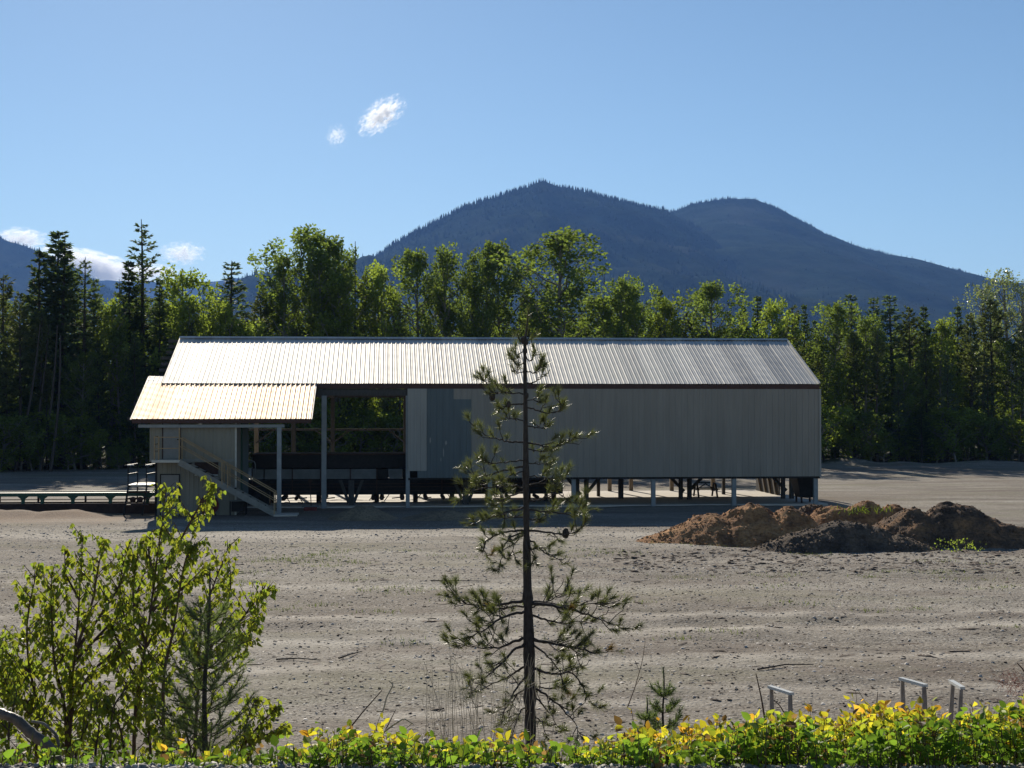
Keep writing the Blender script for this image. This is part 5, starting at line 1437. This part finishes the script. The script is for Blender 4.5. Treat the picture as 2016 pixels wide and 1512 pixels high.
curve_obj('dry_twig', 'thin dark twig leaning right above the bushes, near the pale forked one', 'twig', [(748, 1456), (765, 1425), (780, 1395)], .005, .002, 'bark_twig', 8.6, 6)
curve_obj('dry_twig', 'very thin twig with side shoots right of the pine trunk', 'twig', [(1235, 1390), (1250, 1350), (1264, 1300), (1270, 1260)], .004, .0015, 'bark_twig', 10, 5, 0, extra=([(1250, 1350), (1262, 1330)], [(1258, 1320), (1250, 1300)]))
curve_obj('dry_twig', 'dark pointed stalk standing left of the lowest metal frame', 'twig', [(1506, 1425), (1497, 1370), (1487, 1325)], .007, .003, 'bark_twig', 9, 6)
curve_obj('dry_twig', 'short bent stalk leaning over the bushes by the lowest metal frame', 'twig', [(1548, 1410), (1532, 1385), (1522, 1378)], .005, .002, 'bark_twig', 9, 6)
curve_obj('dry_twig', 'thin reddish stalk between the metal frames', 'twig', [(1722, 1405), (1724, 1380), (1726, 1360)], .004, .002, 'bark_twig', 9, 6)
curve_obj('dry_twig', 'curved dry stalk left of the paired metal frames', 'twig', [(1712, 1400), (1698, 1375), (1682, 1348)], .004, .0015, 'straw', 9, 6)
curve_obj('dry_twig', 'dark twig entering at the right photo edge above the bushes', 'twig', [(2030, 1345), (2010, 1315), (2000, 1304)], .006, .003, 'bark_twig', 9, 6)
# red-tipped dead needles at right edge
r = R(31); k = 420
P = np.stack([px2x(1998 + 14 * r.randn(k), 12), 12 + .1 * r.randn(k), py2z(1345 + 14 * r.randn(k), 12)], -1)
o = link('dead_sprig', leaf_mesh('dead_sprig', P, r.randn(k, 3) + np.array([-.6, 0, .2]), r.randn(k, 3), .05, .0035, T_NEEDLE, np.ones((k, 3))), simple('red_needle', (.33, .10, .06), .7, var=.3)); setp(o, 'reddish dead sprig at the right photo edge above the bushes', 'twig', kind='stuff')

# dry pale weed stalks left of the pine's foot
r = R(44); P = []; paths = []
for k in range(70):
    px0 = r.normal(945, 55); d = 13.5 + r.rand() * 2
    x = px2x(px0, d); z0 = float(gz(x, d)); zt_ = py2z(1270 + abs(r.randn()) * 75, d); 
    if zt_ < z0 + .2: continue
    sx = r.randn() * .14
    t = np.linspace(0, 1, 6)[:, None]
    B = np.array([x, d, z0]) + np.array([sx, r.randn() * .1, zt_ - z0]) * t + np.array([r.randn() * .12, 0, 0]) * t ** 3
    paths.append((B, np.linspace(.0035, .0015, 6)))
    for q in range(4):
        u = .4 + .6 * r.rand(); p = B[0] + (B[-1] - B[0]) * u
        paths.append((np.array([p, p + np.array([r.randn() * .07, r.randn() * .07, .10 * r.rand()])]), np.array([.002, .001])))
o = link('dry_weeds', tube_mesh('dry_weeds', paths, 4), M['straw']); setp(o, 'tangle of pale dry weed stalks around the pine foot', 'weeds', kind='stuff')

# ------------------------------------------------------------ steel A-frame stands
M['stand'] = simple('stand_steel', (.27, .24, .215), .7, var=.3)
def frame_stand(label, pxa, pxb, pya, pyb, d, foot=(0, 0), seed=1, low=None, spl=8):
    zA = py2z(pya, d); d2 = (CAMZ - zA) * FPX / (pyb - 800)
    A = Vector((px2x(pxa, d), d, zA)); B = Vector((px2x(pxb, d2), d2, zA))
    z0 = float(gz(A.x, d))
    e = thing('steel_stand', label, 'stand', (A.x, d, z0))
    off = (A.x, d, z0)
    s = spl / FPX * d
    def leg(T, dx, w=.034):
        bot = Vector((T.x + dx, T.y, z0 - .02))
        up = T - bot
        n = Vector((1, 0, 0))
        ww = w
        MB().hexa([bot + Vector((-ww * 1.6, -.012, 0)), bot + Vector((ww * 1.6, -.012, 0)), bot + Vector((ww * 1.6, .012, 0)), bot + Vector((-ww * 1.6, .012, 0)),
                   T + Vector((-ww * .55, -.02, 0)), T + Vector((ww * .55, -.02, 0)), T + Vector((ww * .55, .02, 0)), T + Vector((-ww * .55, .02, 0))]).build('leg', M['stand'], e, off)
    leg(A, foot[0]); leg(B, foot[1])
    MB().beam(A + Vector((-.02, 0, .01)), B + Vector((.02, 0, .01)), .055, .03).build('top_rail', M['white'], e, off)
    if low:
        a = A + (Vector((A.x + foot[0], A.y, z0)) - A) * low; b = B + (Vector((B.x + foot[1], B.y, z0)) - B) * low
        MB().beam(a, b, .10, .035).build('lower_rail', M['white'], e, off)
    MB().box(A.x + foot[0] - .12, A.x + foot[0] + .12, d - .1, d + .1, z0 - .03, z0 + .02).build('foot_plate', M['rust'], e, off)
frame_stand('grey metal frame stand, lowest one, alone behind the yellow bushes', 1517, 1554, 1352, 1366, 16.5, (.03, .02))
frame_stand('grey metal frame stand with a white top rail, left of the close pair', 1774, 1817, 1336, 1350, 16.5, (.04, .05))
frame_stand('grey metal frame stand tilted left with a second lower rail, right of the close pair', 1873, 1889, 1341, 1355, 16.5, (-.12, -.10), low=.55)

# ------------------------------------------------------------ yellow-green bushes along the bank edge
r = R(9)
P, D, L, Tn, paths = [], [], [], [], []
def shoot(x, y, h, seedc, tone):
    cl_ = r.rand(); dry = r.rand() < .06
    z0 = float(gz(x, y)) - .03
    lean = r.randn(2) * .10
    t = np.linspace(0, 1, 5)[:, None]
    B = np.array([x, y, z0]) + np.array([lean[0] * h, lean[1] * h, h]) * t + np.array([r.randn() * .02, 0, 0]) * t ** 2
    paths.append((B, np.linspace(.0028, .0012, 5)))
    nl = int(h / .023)
    for k in range(nl):
        u = .18 + .82 * (k + r.rand()) / nl
        p = B[0] + (B[-1] - B[0]) * u
        a = r.rand() * 6.28
        P.append(p + r.randn(3) * .012); D.append((math.cos(a), math.sin(a), .35 + .35 * r.randn() + .3 * (u > .9)))
        L.append(.050 * (.75 + .5 * cl_) * (.5 + .7 * r.rand()))
        q = u * h / .33 + .22 * r.randn() + tone
        if q > 1.0 and r.rand() < .5: c = np.array([.55, .34, .06])          # young amber leaves
        elif q > .72: c = np.array([.48, .46, .05])
        elif q > .38: c = np.array([.30, .36, .05])
        else: c = np.array([.13, .23, .035])
        if dry: c = np.array([.20, .13, .07])
        Tn.append(c * (.55 + .7 * r.rand()))
tops = lambda px: np.interp(px, [-60, 250, 420, 560, 650, 800, 960, 1080, 1150, 1240, 1330, 1420, 1500, 1575, 1640, 1720, 1800, 1860, 1930, 2080],
                                [1560, 1500, 1455, 1478, 1448, 1448, 1422, 1452, 1452, 1392, 1412, 1412, 1410, 1388, 1408, 1398, 1402, 1412, 1392, 1385])
for k in range(2900):
    px = -80 + 2200 * r.rand()
    if px < 560 and r.rand() < .62: continue
    y = 6.54 + 1.8 * r.rand() ** 1.2
    x = px2x(px, y)
    cl = float(vnoise(np.float64(x * 2.6 + 50), np.float64(y * 1.5), 4)); cl2 = float(vnoise(np.float64(x * 1.1 + 90), np.float64(3.3), 5))
    top = tops(px) + abs(r.randn()) * 24 + (.5 - cl) * 75 + 4 + (8 if y < 7.0 else 0)
    if r.rand() < .07: top -= 14 + 22 * r.rand()
    h = py2z(top, y) - float(gz(x, y))
    if h < .06: 
        if r.rand() < .5: continue
        h = .08 + .08 * r.rand()
    shoot(x, y, min(h, .75), k, .12 * r.randn() + .55 * (cl2 - .5) - (.35 if y < 6.85 else 0))
P, D, L, Tn = map(np.array, (P, D, L, Tn))
o = link('low_bushes', leaf_mesh('low_bushes', P, D, r.randn(len(P), 3) * .8 + np.array([0, 0, .6]), L, L * .66, T_LEAF, Tn), M['leaf_bush']); setp(o, 'band of yellow-green low bushes with amber young leaves along the bottom edge', 'bushes', kind='stuff')
o = link('bush_stems', tube_mesh('bush_stems', paths, 4), M['bark_twig']); setp(o, 'thin stems of the low yellow-green bushes', 'bushes', kind='stuff')
# tall leafy sprig left of centre
def blades(name, label, n, f, seed, w=.006, tint=(1, 1, 1)):
    r = R(seed); P, D, L = [], [], []
    for k in range(n):
        x, y, h = f(r)
        z = float(gz(x, y)); P.append((x, y, z - .02)); D.append((r.randn() * .38, r.randn() * .38, 1)); L.append(h * (.35 + .65 * r.rand()))
    P, D, L = map(np.array, (P, D, L))
    o = link(name, leaf_mesh(name, P, D, r.randn(len(P), 3), L, w, (np.array([(0, .5, 0), (0, -.5, 0), (.55, -.38, .6), (1, 0, 4.0), (.55, .38, .6)]), np.array([(0, 1, 2, 3), ]) if False else np.array([(0, 1, 2, 3, 4)])), (.7 + .6 * r.rand(len(P), 1)) * np.array([tint])), M['grass'])
    return setp(o, label, 'grass', kind='stuff')
def fa(r):
    px = r.uniform(-60, 640) if r.rand() < .6 else r.uniform(600, 2060); y = 6.56 + 1.9 * r.rand()
    x = px2x(px, y); top = 1415 + 95 * r.rand() ** .6 if px < 640 else 1385 + 110 * r.rand() ** .5
    h = py2z(top, y) - float(gz(x, y)); return x, y, max(.06, min(.55, h))
blades('grass', 'green grass blades growing at the lower left of the bank', 1300, fa, 71, .006, (.95, .85, .6))
def fb(r):
    y = 8.5 + 6 * r.rand(); x = r.uniform(-4.5, 5); return x, y, .10 + .22 * r.rand()
blades('grass', 'green grass covering the bank slope behind the bushes', 3500, fb, 72, .008, (.9, .85, .7))
# litter of pale rocks between the grass at the lower left
setp(litter('rubble', M['stone_light'], 1100, -3.2, -.5, 6.7, 9.2, .015, .10, 81, flat=.5), 'pale stones between the grass at the lower left', 'gravel')
setp(litter('gravel', M['stone'], 6000, -6, 6, 7.0, 19, .01, .07, 82, flat=.5), 'grey stones on the bank slope', 'gravel')
# small green weeds before the right soil heap
r = R(90); k = 120
cx_ = px2x(1882, 50.2)
P = np.stack([cx_ + .42 * r.randn(k), 50.2 + .3 * r.randn(k), .05 + .38 * r.rand(k)], -1)
o = link('weed_clump', leaf_mesh('weed_clump', P, r.randn(k, 3) + np.array([0, 0, .6]), r.randn(k, 3), .09, .05, T_CARD, np.full((k, 3), 1.0)), M['leaf_yellow']); setp(o, 'small yellow-green weed clump growing before the rightmost soil heap', 'weeds')

# ------------------------------------------------------------ the air
hz = MB().box(-7000, 7000, -60, 9700, -36, 900).build('haze', None)
hm = bpy.data.materials.new('haze'); hm.use_nodes = True; t = hm.node_tree; t.nodes.clear()
out = t.nodes.new('ShaderNodeOutputMaterial'); pv = t.nodes.new('ShaderNodeVolumePrincipled')
pv.inputs['Color'].default_value = (.20, .42, 1.0, 1); pv.inputs['Density'].default_value = HAZE_D; pv.inputs['Anisotropy'].default_value = .2
t.links.new(pv.outputs[0], out.inputs['Volume']); hz.data.materials.append(hm)
setp(hz, kind='stuff')
